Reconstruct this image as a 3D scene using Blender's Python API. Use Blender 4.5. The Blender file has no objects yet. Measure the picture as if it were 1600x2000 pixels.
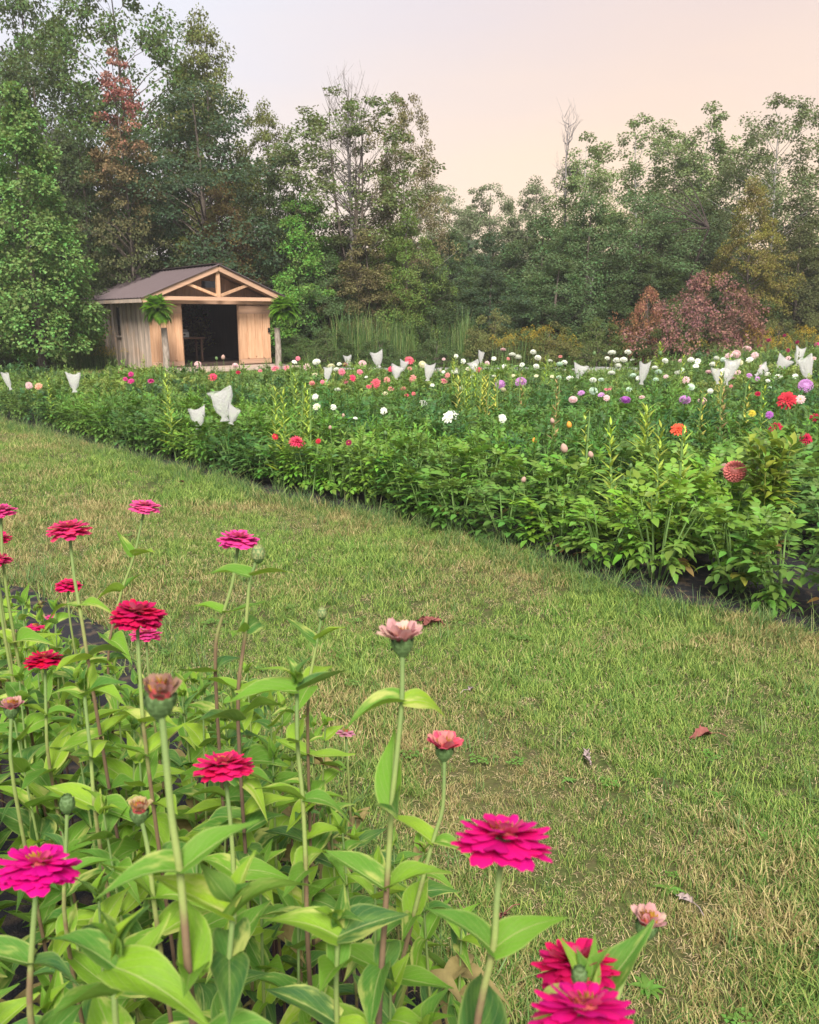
import bpy, math, random
import numpy as np
from mathutils import Vector, Matrix, Euler
R = math.radians
random.seed(7); rng = np.random.default_rng(7)
sc = bpy.context.scene
COL = sc.collection

# ------------------------------------------------------------------ camera
H = 1.65; PITCH = 13.4; F = 1600.0
cd = bpy.data.cameras.new('camera'); cam = bpy.data.objects.new('camera', cd); COL.objects.link(cam)
cam.location = (0, 0, H); cam.rotation_euler = (R(90 - PITCH), 0, 0)
cd.sensor_fit = 'HORIZONTAL'; cd.sensor_width = 36; cd.lens = 36
cd.clip_start = 0.02; cd.clip_end = 2000
cd.dof.use_dof = True; cd.dof.focus_distance = 3.4; cd.dof.aperture_fstop = 14
sc.camera = cam
cp, sp = math.cos(R(PITCH)), math.sin(R(PITCH))

# ------------------------------------------------------------------ world
SUN_AZ, SUN_EL = 176.0, 48.0        # azimuth from +Y towards +X
w = bpy.data.worlds.new('World'); sc.world = w; w.use_nodes = True
nt = w.node_tree; nt.nodes.clear()
def wn(t, **k):
    n = nt.nodes.new(t)
    for a, b in k.items(): setattr(n, a, b)
    return n
out = wn('ShaderNodeOutputWorld'); add = wn('ShaderNodeAddShader')
sky = wn('ShaderNodeTexSky', sky_type='NISHITA', sun_disc=False, sun_elevation=R(SUN_EL), sun_rotation=R(SUN_AZ))
b1 = wn('ShaderNodeBackground'); b1.inputs[1].default_value = 0.006
nt.links.new(sky.outputs[0], b1.inputs[0])
tc = wn('ShaderNodeTexCoord'); sx = wn('ShaderNodeSeparateXYZ'); nt.links.new(tc.outputs['Generated'], sx.inputs[0])
def wm(op, a, b=None, c=None, clamp=False):
    m = wn('ShaderNodeMath', operation=op, use_clamp=clamp)
    for i, v in enumerate((a, b, c)):
        if v is None: continue
        if isinstance(v, (int, float)): m.inputs[i].default_value = v
        else: nt.links.new(v, m.inputs[i])
    return m.outputs[0]
def wmix(f, a, b):
    m = wn('ShaderNodeMix', data_type='RGBA'); nt.links.new(f, m.inputs[0])
    for s, v in ((6, a), (7, b)):
        if isinstance(v, tuple): m.inputs[s].default_value = (*v, 1)
        else: nt.links.new(v, m.inputs[s])
    return m.outputs[2]
ga = R(34)
dot = wm('ADD', wm('MULTIPLY', sx.outputs[0], math.sin(ga)), wm('MULTIPLY', sx.outputs[1], math.cos(ga)))
# thin cloud veil: soft large noise nudges the gradient
mp = wn('ShaderNodeMapping'); mp.inputs['Scale'].default_value = (1.5, 1.5, 6); nt.links.new(tc.outputs['Generated'], mp.inputs[0])
nz = wn('ShaderNodeTexNoise'); nz.inputs['Scale'].default_value = 1.6; nz.inputs['Detail'].default_value = 5
nt.links.new(mp.outputs[0], nz.inputs[0])
veil = wm('MULTIPLY', wm('SUBTRACT', nz.outputs[0], 0.5), 0.45)
az = wm('MULTIPLY_ADD', dot, 2.4, -1.2, clamp=True)          # 1 toward the set sun
el = wm('SUBTRACT', 1.0, wm('MULTIPLY', wm('MAXIMUM', sx.outputs[2], 0.0), 2.7), clamp=True)
glow = wm('ADD', wm('MULTIPLY', az, el), veil, clamp=True)
base = wmix(wm('MULTIPLY_ADD', dot, 3.4, -2.15, clamp=True), (0.59, 0.595, 0.655), (0.56, 0.465, 0.465))
warm = wmix(wm('POWER', glow, 1.15), base, (0.90, 0.65, 0.385))
b2 = wn('ShaderNodeBackground'); b2.inputs[1].default_value = 0.97
nt.links.new(warm, b2.inputs[0])
nt.links.new(b1.outputs[0], add.inputs[0]); nt.links.new(b2.outputs[0], add.inputs[1])
nt.links.new(add.outputs[0], out.inputs[0])

sd = bpy.data.lights.new('sun', 'SUN'); sd.energy = 5.0; sd.angle = R(20); sd.color = (1.0, 0.93, 0.82)
so = bpy.data.objects.new('sun', sd); COL.objects.link(so)
dsun = Vector((math.sin(R(SUN_AZ)) * math.cos(R(SUN_EL)), math.cos(R(SUN_AZ)) * math.cos(R(SUN_EL)), math.sin(R(SUN_EL))))
sky.sun_rotation = R(SUN_AZ)
so.rotation_euler = dsun.to_track_quat('Z', 'Y').to_euler()
so.location = (0, 0, 40)
sc.view_settings.view_transform = 'Standard'; sc.view_settings.look = 'None'
sc.view_settings.gamma = 1; sc.view_settings.use_curve_mapping = False
sc.view_settings.exposure = 0.6
sc.render.engine = 'CYCLES'
sc.cycles.max_bounces = 8; sc.cycles.diffuse_bounces = 4; sc.cycles.transmission_bounces = 4; sc.cycles.transparent_max_bounces = 12

# ------------------------------------------------------------------ pixel helpers (1600x2000 frame)
def ray(px, py):
    a = (px - 800) / F; b = (1000 - py) / F
    return Vector((a, cp + b * sp, -sp + b * cp))
def atY(px, py, Y):
    r = ray(px, py); return Vector((0, 0, H)) + r * (Y / r.y)
def atD(px, py, d):
    return Vector((0, 0, H)) + ray(px, py) * d
def atZ(px, py, z=0.0):
    r = ray(px, py); t = (z - H) / r.z
    return Vector((0, 0, H)) + r * t
def proj(p):
    d = p[1] * cp - (p[2] - H) * sp
    u = p[1] * sp + (p[2] - H) * cp
    return 800 + F * p[0] / d, 1000 - F * u / d, d

# ------------------------------------------------------------------ object helpers
def tag(o, label=None, cat=None, group=None, kind=None):
    if label: o['label'] = label
    if cat: o['category'] = cat
    if group: o['group'] = group
    if kind: o['kind'] = kind
    return o
def empty(name, loc=(0, 0, 0), rz=0, **k):
    o = bpy.data.objects.new(name, None); COL.objects.link(o)
    o.empty_display_size = 0.1; o.location = loc; o.rotation_euler = (0, 0, rz)
    return tag(o, **k)
def link(name, me, parent=None, loc=None, color=None):
    o = bpy.data.objects.new(name, me); COL.objects.link(o)
    if parent: o.parent = parent
    if loc is not None: o.location = loc
    if color is not None: o.color = (*color[:3], 1)
    return o
def copy_tree(o, parent=None):
    c = o.copy(); COL.objects.link(c); c.parent = parent
    for ch in list(o.children): copy_tree(ch, c)
    return c

class MB:
    """collects faces, builds one mesh"""
    def __init__(s): s.V = []; s.F = []; s.T = []; s.U = []; s.n = 0; s.M = []
    def add(s, V, Fc, UV=None, mat=0):
        V = np.asarray(V, float).reshape(-1, 3); Fc = np.asarray(Fc, int)
        s.V.append(V); s.F.append((Fc + s.n).ravel()); s.T.append(np.full(len(Fc), Fc.shape[1]))
        if UV is None: UV = np.zeros((len(V), 2))
        s.U.append(np.asarray(UV, float)[Fc.ravel()]); s.n += len(V); s.M.append(np.full(len(Fc), mat)); return s
    def inst(s, tmpl, mats, pos, mat=0):
        """replicate template (V,F,UV) by (n,3,3) matrices (columns are axes) and positions"""
        V, Fc, UV = tmpl; n = len(pos); k = len(V)
        W = np.einsum('nij,kj->nki', mats, V) + np.asarray(pos)[:, None, :]
        FF = (Fc[None] + (np.arange(n) * k)[:, None, None]).reshape(-1, Fc.shape[1])
        return s.add(W.reshape(-1, 3), FF, np.tile(UV, (n, 1)), mat)
    def box(s, x0, x1, y0, y1, z0, z1, M=None, mat=0):
        V = np.array([[x, y, z] for z in (z0, z1) for y in (y0, y1) for x in (x0, x1)], float)
        if M is not None: V = np.array([tuple(M @ Vector(v)) for v in V])
        Fc = [[0, 2, 3, 1], [4, 5, 7, 6], [0, 1, 5, 4], [2, 6, 7, 3], [0, 4, 6, 2], [1, 3, 7, 5]]
        return s.add(V, Fc, None, mat)
    def bar(s, a, b, wx, wz, up=(0, 0, 1), mat=0):
        a = Vector(a); b = Vector(b); y = (b - a).normalized(); u = Vector(up); x = y.cross(u).normalized(); z = x.cross(y)
        M = Matrix((x, y, z)).transposed().to_4x4(); M.translation = a
        return s.box(-wx / 2, wx / 2, 0, (b - a).length, -wz / 2, wz / 2, M, mat)
    def tube(s, P, rad, sides=6, cap=True, mat=0):
        P = [Vector(p) for p in P]; n = len(P)
        if not hasattr(rad, '__len__'): rad = [rad] * n
        t0 = (P[1] - P[0]).normalized(); a = Vector((1, 0, 0)) if abs(t0.x) < .9 else Vector((0, 1, 0))
        V = []; UV = []
        for i, p in enumerate(P):
            t = (P[min(i + 1, n - 1)] - P[max(i - 1, 0)]).normalized()
            x = (a - t * a.dot(t)).normalized(); y = t.cross(x); a = x
            for k in range(sides):
                g = 2 * math.pi * k / sides
                V.append(p + (x * math.cos(g) + y * math.sin(g)) * rad[i]); UV.append((k / sides, i / (n - 1)))
        Fc = [[i * sides + k, i * sides + (k + 1) % sides, (i + 1) * sides + (k + 1) % sides, (i + 1) * sides + k] for i in range(n - 1) for k in range(sides)]
        s.add(np.array([tuple(v) for v in V]), Fc, UV, mat)
        if cap:
            b = len(V) - sides
            s.add([tuple(v) for v in V[b:]], [list(range(sides))], [(0, 1)] * sides, mat)
            s.add([tuple(v) for v in V[:sides]], [list(range(sides))[::-1]], [(0, 0)] * sides, mat)
        return s
    def lathe(s, prof, sides=12, mat=0, squash=(1, 1)):
        V = []; UV = []
        for j, (r, z) in enumerate(prof):
            for k in range(sides):
                g = 2 * math.pi * k / sides; V.append((r * math.cos(g) * squash[0], r * math.sin(g) * squash[1], z)); UV.append((k / sides, j / (len(prof) - 1)))
        Fc = [[j * sides + k, j * sides + (k + 1) % sides, (j + 1) * sides + (k + 1) % sides, (j + 1) * sides + k] for j in range(len(prof) - 1) for k in range(sides)]
        return s.add(V, Fc, UV, mat)
    def mesh(s, name, mats, smooth=False):
        me = bpy.data.meshes.new(name)
        V = np.concatenate(s.V); Fl = np.concatenate(s.F); T = np.concatenate(s.T); U = np.concatenate(s.U)
        me.vertices.add(len(V)); me.vertices.foreach_set('co', V.astype('f').ravel())
        me.loops.add(len(Fl)); me.loops.foreach_set('vertex_index', Fl.astype('i'))
        me.polygons.add(len(T)); me.polygons.foreach_set('loop_start', (np.cumsum(T) - T).astype('i'))
        me.polygons.foreach_set('material_index', np.concatenate(s.M).astype('i'))
        me.polygons.foreach_set('use_smooth', np.full(len(T), smooth))
        uv = me.uv_layers.new(name='UVMap'); uv.data.foreach_set('uv', U.astype('f').ravel())
        if not isinstance(mats, (list, tuple)): mats = [mats]
        for m in mats: me.materials.append(m)
        me.update(calc_edges=True); me.validate(); return me

def frames(d, up, roll=None):
    """(n,3,3) with columns X,Y,Z : Y along d, Z near up"""
    d = d / np.linalg.norm(d, axis=1, keepdims=True)
    z = up - d * np.sum(up * d, 1, keepdims=True); z /= np.linalg.norm(z, axis=1, keepdims=True) + 1e-9
    x = np.cross(d, z)
    return np.stack([x, d, z], axis=2)
def frame1(d, up):
    d = Vector(d).normalized(); u = Vector(up); z = (u - d * u.dot(d))
    if z.length < 1e-4: z = Vector((1, 0, 0)) - d * d.x
    z.normalize(); x = d.cross(z)
    return Matrix((x, d, z)).transposed()

# ------------------------------------------------------------------ materials
def mat(name):
    m = bpy.data.materials.new(name); m.use_nodes = True; m.node_tree.nodes.clear(); return m
class NG:
    def __init__(s, m): s.t = m.node_tree
    def n(s, t, **k):
        nd = s.t.nodes.new(t)
        for a, b in k.items(): setattr(nd, a, b)
        return nd
    def set(s, sock, v):
        if v is None: return
        if hasattr(v, 'is_linked') or isinstance(v, bpy.types.NodeSocket): s.t.links.new(v, sock)
        elif isinstance(v, tuple) and len(v) == 3 and sock.type == 'RGBA': sock.default_value = (*v, 1)
        else: sock.default_value = v
    def math(s, op, a, b=None, c=None, clamp=False):
        m = s.n('ShaderNodeMath', operation=op, use_clamp=clamp)
        for i, v in enumerate((a, b, c)): s.set(m.inputs[i], v)
        return m.outputs[0]
    def mix(s, f, a, b, blend='MIX'):
        m = s.n('ShaderNodeMix', data_type='RGBA', blend_type=blend); s.set(m.inputs[0], f); s.set(m.inputs[6], a); s.set(m.inputs[7], b); return m.outputs[2]
    def noise(s, scale, detail=3, vec=None, rough=.5):
        m = s.n('ShaderNodeTexNoise'); m.inputs['Scale'].default_value = scale; m.inputs['Detail'].default_value = detail; m.inputs['Roughness'].default_value = rough
        if vec is not None: s.set(m.inputs[0], vec)
        return m.outputs[0]
    def ramp(s, f, stops, interp='LINEAR'):
        m = s.n('ShaderNodeValToRGB'); cr = m.color_ramp; cr.interpolation = interp
        while len(cr.elements) < len(stops): cr.elements.new(.5)
        for e, (p, c) in zip(cr.elements, stops): e.position = p; e.color = (*c, 1) if isinstance(c, tuple) else (c, c, c, 1)
        s.set(m.inputs[0], f); return m.outputs[0]
    def smooth(s, f, a, b):
        m = s.n('ShaderNodeMapRange', interpolation_type='SMOOTHSTEP'); s.set(m.inputs[0], f); m.inputs[1].default_value = a; m.inputs[2].default_value = b; return m.outputs[0]
    def hsv(s, c, h=.5, sa=1., v=1.):
        m = s.n('ShaderNodeHueSaturation'); s.set(m.inputs[0], h); s.set(m.inputs[1], sa); s.set(m.inputs[2], v); s.set(m.inputs[4], c); return m.outputs[0]
    def bump(s, h, strength=.3, dist=.01):
        m = s.n('ShaderNodeBump'); m.inputs['Strength'].default_value = strength; m.inputs['Distance'].default_value = dist; s.set(m.inputs['Height'], h); return m.outputs[0]
    def pos(s): return s.n('ShaderNodeNewGeometry').outputs['Position']
    def objc(s): return s.n('ShaderNodeTexCoord').outputs['Object']
    def map(s, v, sc_): m = s.n('ShaderNodeMapping'); m.inputs['Scale'].default_value = sc_; s.set(m.inputs[0], v); return m.outputs[0]
    def rnd(s):
        a = s.n('ShaderNodeNewGeometry').outputs['Random Per Island']; b = s.n('ShaderNodeObjectInfo').outputs['Random']
        return s.math('FRACT', s.math('ADD', a, b))
    def objcol(s): return s.n('ShaderNodeObjectInfo').outputs['Color']
    def out(s, sh): o = s.n('ShaderNodeOutputMaterial'); s.t.links.new(sh, o.inputs[0])
    def princ(s, col, rough=.7, nrm=None, spec=.3, metal=0.):
        p = s.n('ShaderNodeBsdfPrincipled'); s.set(p.inputs['Base Color'], col); s.set(p.inputs['Roughness'], rough); s.set(p.inputs['Metallic'], metal)
        p.inputs['Specular IOR Level'].default_value = spec
        if nrm is not None: s.set(p.inputs['Normal'], nrm)
        return p.outputs[0]
    def leafsh(s, col, tcol=None, tr=.3, rough=.55, spec=.25, nrm=None):
        a = s.princ(col, rough, nrm, spec); t = s.n('ShaderNodeBsdfTranslucent'); s.set(t.inputs[0], tcol if tcol is not None else col)
        m = s.n('ShaderNodeMixShader'); m.inputs[0].default_value = tr; s.t.links.new(a, m.inputs[1]); s.t.links.new(t.outputs[0], m.inputs[2]); return m.outputs[0]
def simple(name, col, rough=.7, var=.25, scale=8, bump=0., metal=0., spec=.3):
    m = mat(name); g = NG(m); n = g.noise(scale, 4, g.objc())
    c = g.hsv(col, v=g.math('MULTIPLY_ADD', n, var * 2, 1 - var)); g.out(g.princ(c, rough, g.bump(n, bump, .01) if bump else None, spec, metal)); return m

# tree / bush foliage: tint comes from the object's colour, leaf to leaf variation from the island
def foliage_mat(name, tr=.28, hv=.05, vv=.75, patch=1.2, rough=.6):
    m = mat(name); g = NG(m); r = g.rnd(); n = g.noise(patch, 2, g.pos())
    c = g.hsv(g.objcol(), h=g.math('MULTIPLY_ADD', g.math('SUBTRACT', g.math('ADD', r, n), 1.0), hv, .5),
              sa=g.math('MULTIPLY_ADD', n, .35, .88), v=g.math('MULTIPLY_ADD', r, vv, 1 - vv / 2))
    t = g.mix(.35, c, (.35, .42, .05)); g.out(g.leafsh(c, t, tr, rough)); return m
M_tree = foliage_mat('tree_foliage', hv=.07, vv=.85)
M_dahlia = foliage_mat('dahlia_foliage', tr=.3, hv=.04, vv=.6, patch=2.5, rough=.45)
def autumn_mat():
    m = mat('turning_foliage'); g = NG(m); r = g.rnd()
    z = g.n('ShaderNodeSeparateXYZ'); g.set(z.inputs[0], g.n('ShaderNodeTexCoord').outputs['Generated'])
    f = g.math('ADD', z.outputs[2], g.math('MULTIPLY_ADD', g.noise(.7, 3, g.pos()), .5, -.25))
    f = g.math('ADD', f, g.math('MULTIPLY_ADD', r, .2, -.1))
    c = g.ramp(f, [(.15, (.07, .10, .035)), (.48, (.14, .12, .05)), (.70, (.20, .13, .065)), (.84, (.34, .11, .10)), (.98, (.30, .16, .12))])
    c = g.hsv(c, v=g.math('MULTIPLY_ADD', r, .7, .75)); g.out(g.leafsh(c, c, .3)); return m
M_autumn = autumn_mat()
def bark_mat(name, c1, c2, sc_=6):
    m = mat(name); g = NG(m); n = g.noise(sc_, 5, g.map(g.objc(), (3, 3, .6))); c = g.mix(g.smooth(n, .35, .65), c1, c2)
    g.out(g.princ(c, .9, g.bump(n, .6, .02), .1)); return m
M_bark = bark_mat('bark', (.07, .055, .045), (.17, .14, .12)); M_palebark = bark_mat('pale_bark', (.3, .28, .27), (.5, .47, .45))
M_greytwig = bark_mat('bare_wood', (.19, .17, .17), (.33, .30, .30))

def grass_mat():
    m = mat('grass_blades'); g = NG(m); r = g.rnd(); p = g.pos()
    big = g.noise(.55, 3, p); mid = g.noise(3.2, 3, p)
    f = g.math('ADD', g.math('MULTIPLY', g.smooth(big, .38, .62), .38), g.math('MULTIPLY', g.smooth(mid, .35, .65), .28))
    dry = g.smooth(g.math('ADD', f, g.math('MULTIPLY_ADD', r, .5, -.1)), .47, .78)
    gr = g.mix(g.math('POWER', r, 1.5), (.07, .16, .03), (.42, .54, .12)); gr = g.mix(g.math('MULTIPLY', g.smooth(mid, .45, .7), .6), gr, (.14, .33, .045))
    st = g.mix(g.math('FRACT', g.math('MULTIPLY', r, 7.3)), (.24, .18, .07), (.60, .50, .24))
    c = g.mix(dry, gr, st); g.out(g.leafsh(c, c, .3, .6, .2)); return m
M_grass = grass_mat()
def thatch_mat():
    m = mat('dry_thatch'); g = NG(m); r = g.rnd()
    c = g.ramp(r, [(0, (.24, .165, .10)), (.35, (.42, .32, .17)), (.7, (.58, .47, .29)), (.85, (.17, .22, .06)), (1, (.30, .33, .10))]); g.out(g.leafsh(c, c, .2, .7, .1)); return m
M_thatch = thatch_mat()
def edge_grass_mat():
    m = mat('long_grass_blades'); g = NG(m); r = g.rnd(); c = g.ramp(r, [(0, (.06, .13, .04)), (.6, (.14, .25, .07)), (.85, (.24, .32, .09)), (1, (.40, .36, .17))]); g.out(g.leafsh(c, c, .35, .45)); return m
M_edge = edge_grass_mat()
def ground_mat():
    m = mat('lawn_ground'); g = NG(m); p = g.pos(); a = g.noise(.55, 3, p); b = g.noise(22, 6, p); c = g.noise(90, 3, p)
    col = g.mix(g.smooth(a, .4, .65), (.04, .065, .018), (.075, .075, .03)); col = g.mix(g.smooth(b, .4, .7), col, (.075, .06, .035)); col = g.mix(g.math('MULTIPLY', c, .25), col, (.14, .17, .05))
    g.out(g.princ(col, .95, g.bump(b, .8, .03), .05)); return m
M_ground = ground_mat()
def fabric_mat():
    m = mat('black_ground_cover'); g = NG(m); p = g.pos(); b = g.noise(14, 6, p); w_ = g.noise(160, 2, p)
    col = g.mix(g.smooth(b, .48, .7), (.018, .018, .022), (.085, .062, .045)); g.out(g.princ(col, .8, g.bump(g.math('ADD', b, w_), .5, .02), .2)); return m
M_fabric = fabric_mat()
def gravel_mat():
    m = mat('gravel'); g = NG(m); p = g.pos(); v = g.n('ShaderNodeTexVoronoi'); v.inputs['Scale'].default_value = 28; g.set(v.inputs[0], p)
    col = g.mix(g.noise(3, 4, p), (.32, .32, .35), (.48, .47, .49)); col = g.mix(.35, col, v.outputs['Color'], 'SOFT_LIGHT'); g.out(g.princ(col, .9, g.bump(v.outputs[0], .5, .02), .1)); return m
M_gravel = gravel_mat()

def zleaf_mat():
    m = mat('zinnia_leaf'); g = NG(m); uv = g.n('ShaderNodeUVMap').outputs[0]; s = g.n('ShaderNodeSeparateXYZ'); g.set(s.inputs[0], uv)
    u, v = s.outputs[0], s.outputs[1]; rnd = g.n('ShaderNodeObjectInfo').outputs['Random']
    r2 = g.math('FRACT', g.math('MULTIPLY', rnd, 17.7)); r3 = g.math('FRACT', g.math('MULTIPLY', rnd, 41.3))
    off = g.n('ShaderNodeCombineXYZ'); g.set(off.inputs[0], g.math('MULTIPLY', rnd, 31.)); g.set(off.inputs[1], g.math('MULTIPLY', r2, 17.))
    vm = g.n('ShaderNodeVectorMath', operation='ADD'); g.set(vm.inputs[0], g.map(uv, (2.2, 1.3, 1))); g.set(vm.inputs[1], off.outputs[0])
    n = g.noise(1.5, 3, vm.outputs[0]); fine = g.noise(14, 4, vm.outputs[0])
    ac = g.math('ABSOLUTE', g.math('SUBTRACT', u, .5))                       # 0 at midrib
    green = g.ramp(r2, [(0, (.035, .11, .035)), (.25, (.065, .19, .03)), (.6, (.14, .31, .025)), (1, (.27, .42, .03))])
    green = g.mix(g.math('MULTIPLY', g.smooth(n, .35, .7), .5), green, (.16, .29, .05))
    # pale streak on one side of the midrib and ragged cream areas
    side = g.math('SUBTRACT', g.math('MULTIPLY_ADD', g.math('SUBTRACT', u, .5), 2.2, .45), g.math('MULTIPLY', ac, .9))
    cream = g.smooth(g.math('ADD', g.math('ADD', n, g.math('MULTIPLY', side, .20)), g.math('MULTIPLY_ADD', r3, .40, -.36)), .57, .78)
    col = g.mix(g.math('MULTIPLY', cream, .8), green, (.50, .52, .15))
    rim = g.smooth(ac, .43, .5); col = g.mix(g.math('MULTIPLY', rim, .45), col, (.40, .46, .15))
    rib = g.math('SUBTRACT', 1., g.smooth(ac, .008, .028)); col = g.mix(g.math('MULTIPLY', rib, .6), col, (.42, .46, .18))
    # arched veins
    ph = g.math('ADD', g.math('MULTIPLY', v, 34.), g.math('MULTIPLY', ac, -44.)); vein = g.smooth(g.math('SINE', ph), .8, 1.)
    col = g.mix(g.math('MULTIPLY', vein, .22), col, (.34, .42, .14))
    col = g.hsv(col, v=g.math('MULTIPLY_ADD', fine, .35, .83)); spot = g.smooth(g.noise(32, 2, vm.outputs[0]), .71, .75); col = g.mix(g.math('MULTIPLY', spot, .6), col, (.22, .13, .05))
    back = g.n('ShaderNodeNewGeometry').outputs['Backfacing']; col2 = g.mix(g.math('MULTIPLY', back, .3), col, (.26, .40, .10))
    h = g.math('SUBTRACT', fine, g.math('ADD', g.math('MULTIPLY', rib, .8), g.math('MULTIPLY', vein, .35)))
    g.out(g.leafsh(col2, g.mix(.3, col, (.5, .6, .04)), .36, .55, .18, g.bump(h, .5, .0015))); return m
M_zleaf = zleaf_mat()
def stem_mat():
    m = mat('hairy_stem'); g = NG(m); s = g.n('ShaderNodeSeparateXYZ'); g.set(s.inputs[0], g.n('ShaderNodeUVMap').outputs[0])
    n = g.noise(25, 4, g.objc()); f = g.math('ADD', s.outputs[1], g.math('MULTIPLY_ADD', n, .5, -.25))
    c = g.ramp(f, [(.05, (.16, .24, .08)), (.38, (.24, .30, .09)), (.55, (.18, .12, .07)), (.95, (.07, .04, .045))])
    g.out(g.princ(c, .6, g.bump(g.noise(300, 2, g.objc()), .4, .001), .3)); return m
M_stem = stem_mat()
M_greenstem = simple('green_stem', (.13, .22, .06), .6, .3, 20)
def petal_mat():
    m = mat('zinnia_petal'); g = NG(m); s = g.n('ShaderNodeSeparateXYZ'); g.set(s.inputs[0], g.n('ShaderNodeUVMap').outputs[0]); v = s.outputs[1]; u = s.outputs[0]
    r = g.n('ShaderNodeObjectInfo').outputs['Random']; c = g.objcol()
    lines = g.math('MULTIPLY_ADD', g.math('SINE', g.math('MULTIPLY', u, 62.)), .5, .5)
    c1 = g.hsv(c, h=g.math('MULTIPLY_ADD', r, .02, .49), v=g.math('MULTIPLY_ADD', r, .3, .82)); c1 = g.mix(g.math('MULTIPLY', lines, .12), c1, (.25, 0., .05))
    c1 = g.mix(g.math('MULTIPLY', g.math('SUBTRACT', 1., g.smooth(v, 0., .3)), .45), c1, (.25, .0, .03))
    back = g.n('ShaderNodeNewGeometry').outputs['Backfacing']; c1 = g.mix(g.math('MULTIPLY', back, .30), c1, (.72, .30, .36))
    g.out(g.leafsh(c1, c1, .25, .6, .15, g.bump(lines, .25, .0008))); return m
M_petal = petal_mat()
def dpetal_mat():
    m = mat('dahlia_petal'); g = NG(m); s = g.n('ShaderNodeSeparateXYZ'); g.set(s.inputs[0], g.n('ShaderNodeUVMap').outputs[0])
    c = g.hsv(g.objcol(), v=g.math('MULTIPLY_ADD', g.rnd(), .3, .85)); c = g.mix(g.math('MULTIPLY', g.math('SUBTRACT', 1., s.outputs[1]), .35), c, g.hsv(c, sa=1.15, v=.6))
    g.out(g.leafsh(c, c, .25, .6, .15)); return m
M_dpetal = dpetal_mat()
M_calyx = simple('calyx_green', (.10, .17, .06), .6, .5, 90, .3)
M_disc = simple('disc_florets', (.62, .38, .05), .7, .4, 200)
M_faded = simple('faded_petal', (.42, .27, .22), .85, .5, 60, .3)
M_seed = simple('seed_head_scale', (.30, .33, .14), .8, .5, 120, .3)
def bag_mat():
    m = mat('organza_mesh'); g = NG(m); tl = g.n('ShaderNodeBsdfTranslucent'); tl.inputs[0].default_value = (.86, .84, .84, 1)
    d = g.princ((.86, .84, .84), .6, g.bump(g.noise(18, 4, g.objc()), .7, .03)); a = g.n('ShaderNodeMixShader'); a.inputs[0].default_value = .4
    g.t.links.new(d, a.inputs[1]); g.t.links.new(tl.outputs[0], a.inputs[2]); t = g.n('ShaderNodeBsdfTransparent'); b = g.n('ShaderNodeMixShader'); b.inputs[0].default_value = .5
    g.t.links.new(a.outputs[0], b.inputs[1]); g.t.links.new(t.outputs[0], b.inputs[2]); g.out(b.outputs[0]); return m
M_bag = bag_mat()
def wood_mat(name, c1, c2, c3, axis=2, stain=.5):
    m = mat(name); g = NG(m); r = g.n('ShaderNodeObjectInfo').outputs['Random']; p = g.objc(); s = [9., 9., 9.]; s[axis] = .7
    off = g.n('ShaderNodeCombineXYZ'); g.set(off.inputs[0], g.math('MULTIPLY', r, 37.)); g.set(off.inputs[2], g.math('MULTIPLY', r, 11.))
    vm = g.n('ShaderNodeVectorMath', operation='ADD'); g.set(vm.inputs[0], g.map(p, tuple(s))); g.set(vm.inputs[1], off.outputs[0])
    n = g.noise(2.2, 6, vm.outputs[0], .65); k = g.noise(1.3, 3, p)
    c = g.mix(g.smooth(n, .3, .7), c1, c2); c = g.mix(g.math('MULTIPLY', g.smooth(k, .5, .75), stain), c, c3); c = g.hsv(c, v=g.math('MULTIPLY_ADD', r, .35, .82))
    g.out(g.princ(c, .75, g.bump(n, .4, .006), .2)); return m
M_cedar = wood_mat('fresh_timber', (.62, .38, .235), (.46, .26, .15), (.38, .23, .15), 2, .35)
M_cedarx = wood_mat('trim_timber', (.58, .36, .24), (.46, .28, .19), (.38, .25, .19), 0, .35)
M_grey = wood_mat('weathered_timber', (.52, .41, .33), (.30, .25, .22), (.42, .28, .19), 2, .6)
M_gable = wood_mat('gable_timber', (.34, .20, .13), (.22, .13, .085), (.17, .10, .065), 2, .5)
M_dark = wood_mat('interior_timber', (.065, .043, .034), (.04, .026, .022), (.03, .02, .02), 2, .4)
M_log = bark_mat('post_wood', (.22, .18, .15), (.38, .32, .27), 9)
M_roof = simple('brown_metal_roof', (.085, .06, .064), .5, .15, 3, .05, .2, .35)
M_iron = simple('black_iron', (.02, .02, .022), .5, .2, 10, 0, .6)
M_glass = simple('dark_window_glass', (.015, .016, .02), .12, .1, 2, 0, 0, .6)
M_white = simple('white_paint', (.55, .54, .52), .6, .1)
M_leafdead = simple('dead_leaf', (.20, .065, .055), .75, .5, 40, .5)
M_leafgrey = simple('dried_leaf', (.32, .25, .24), .8, .4, 40, .5)
M_yellow = simple('goldenrod_floret', (.58, .42, .04), .8, .4, 30)
M_pot = simple('clay_pot', (.12, .08, .06), .8, .2)

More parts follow.
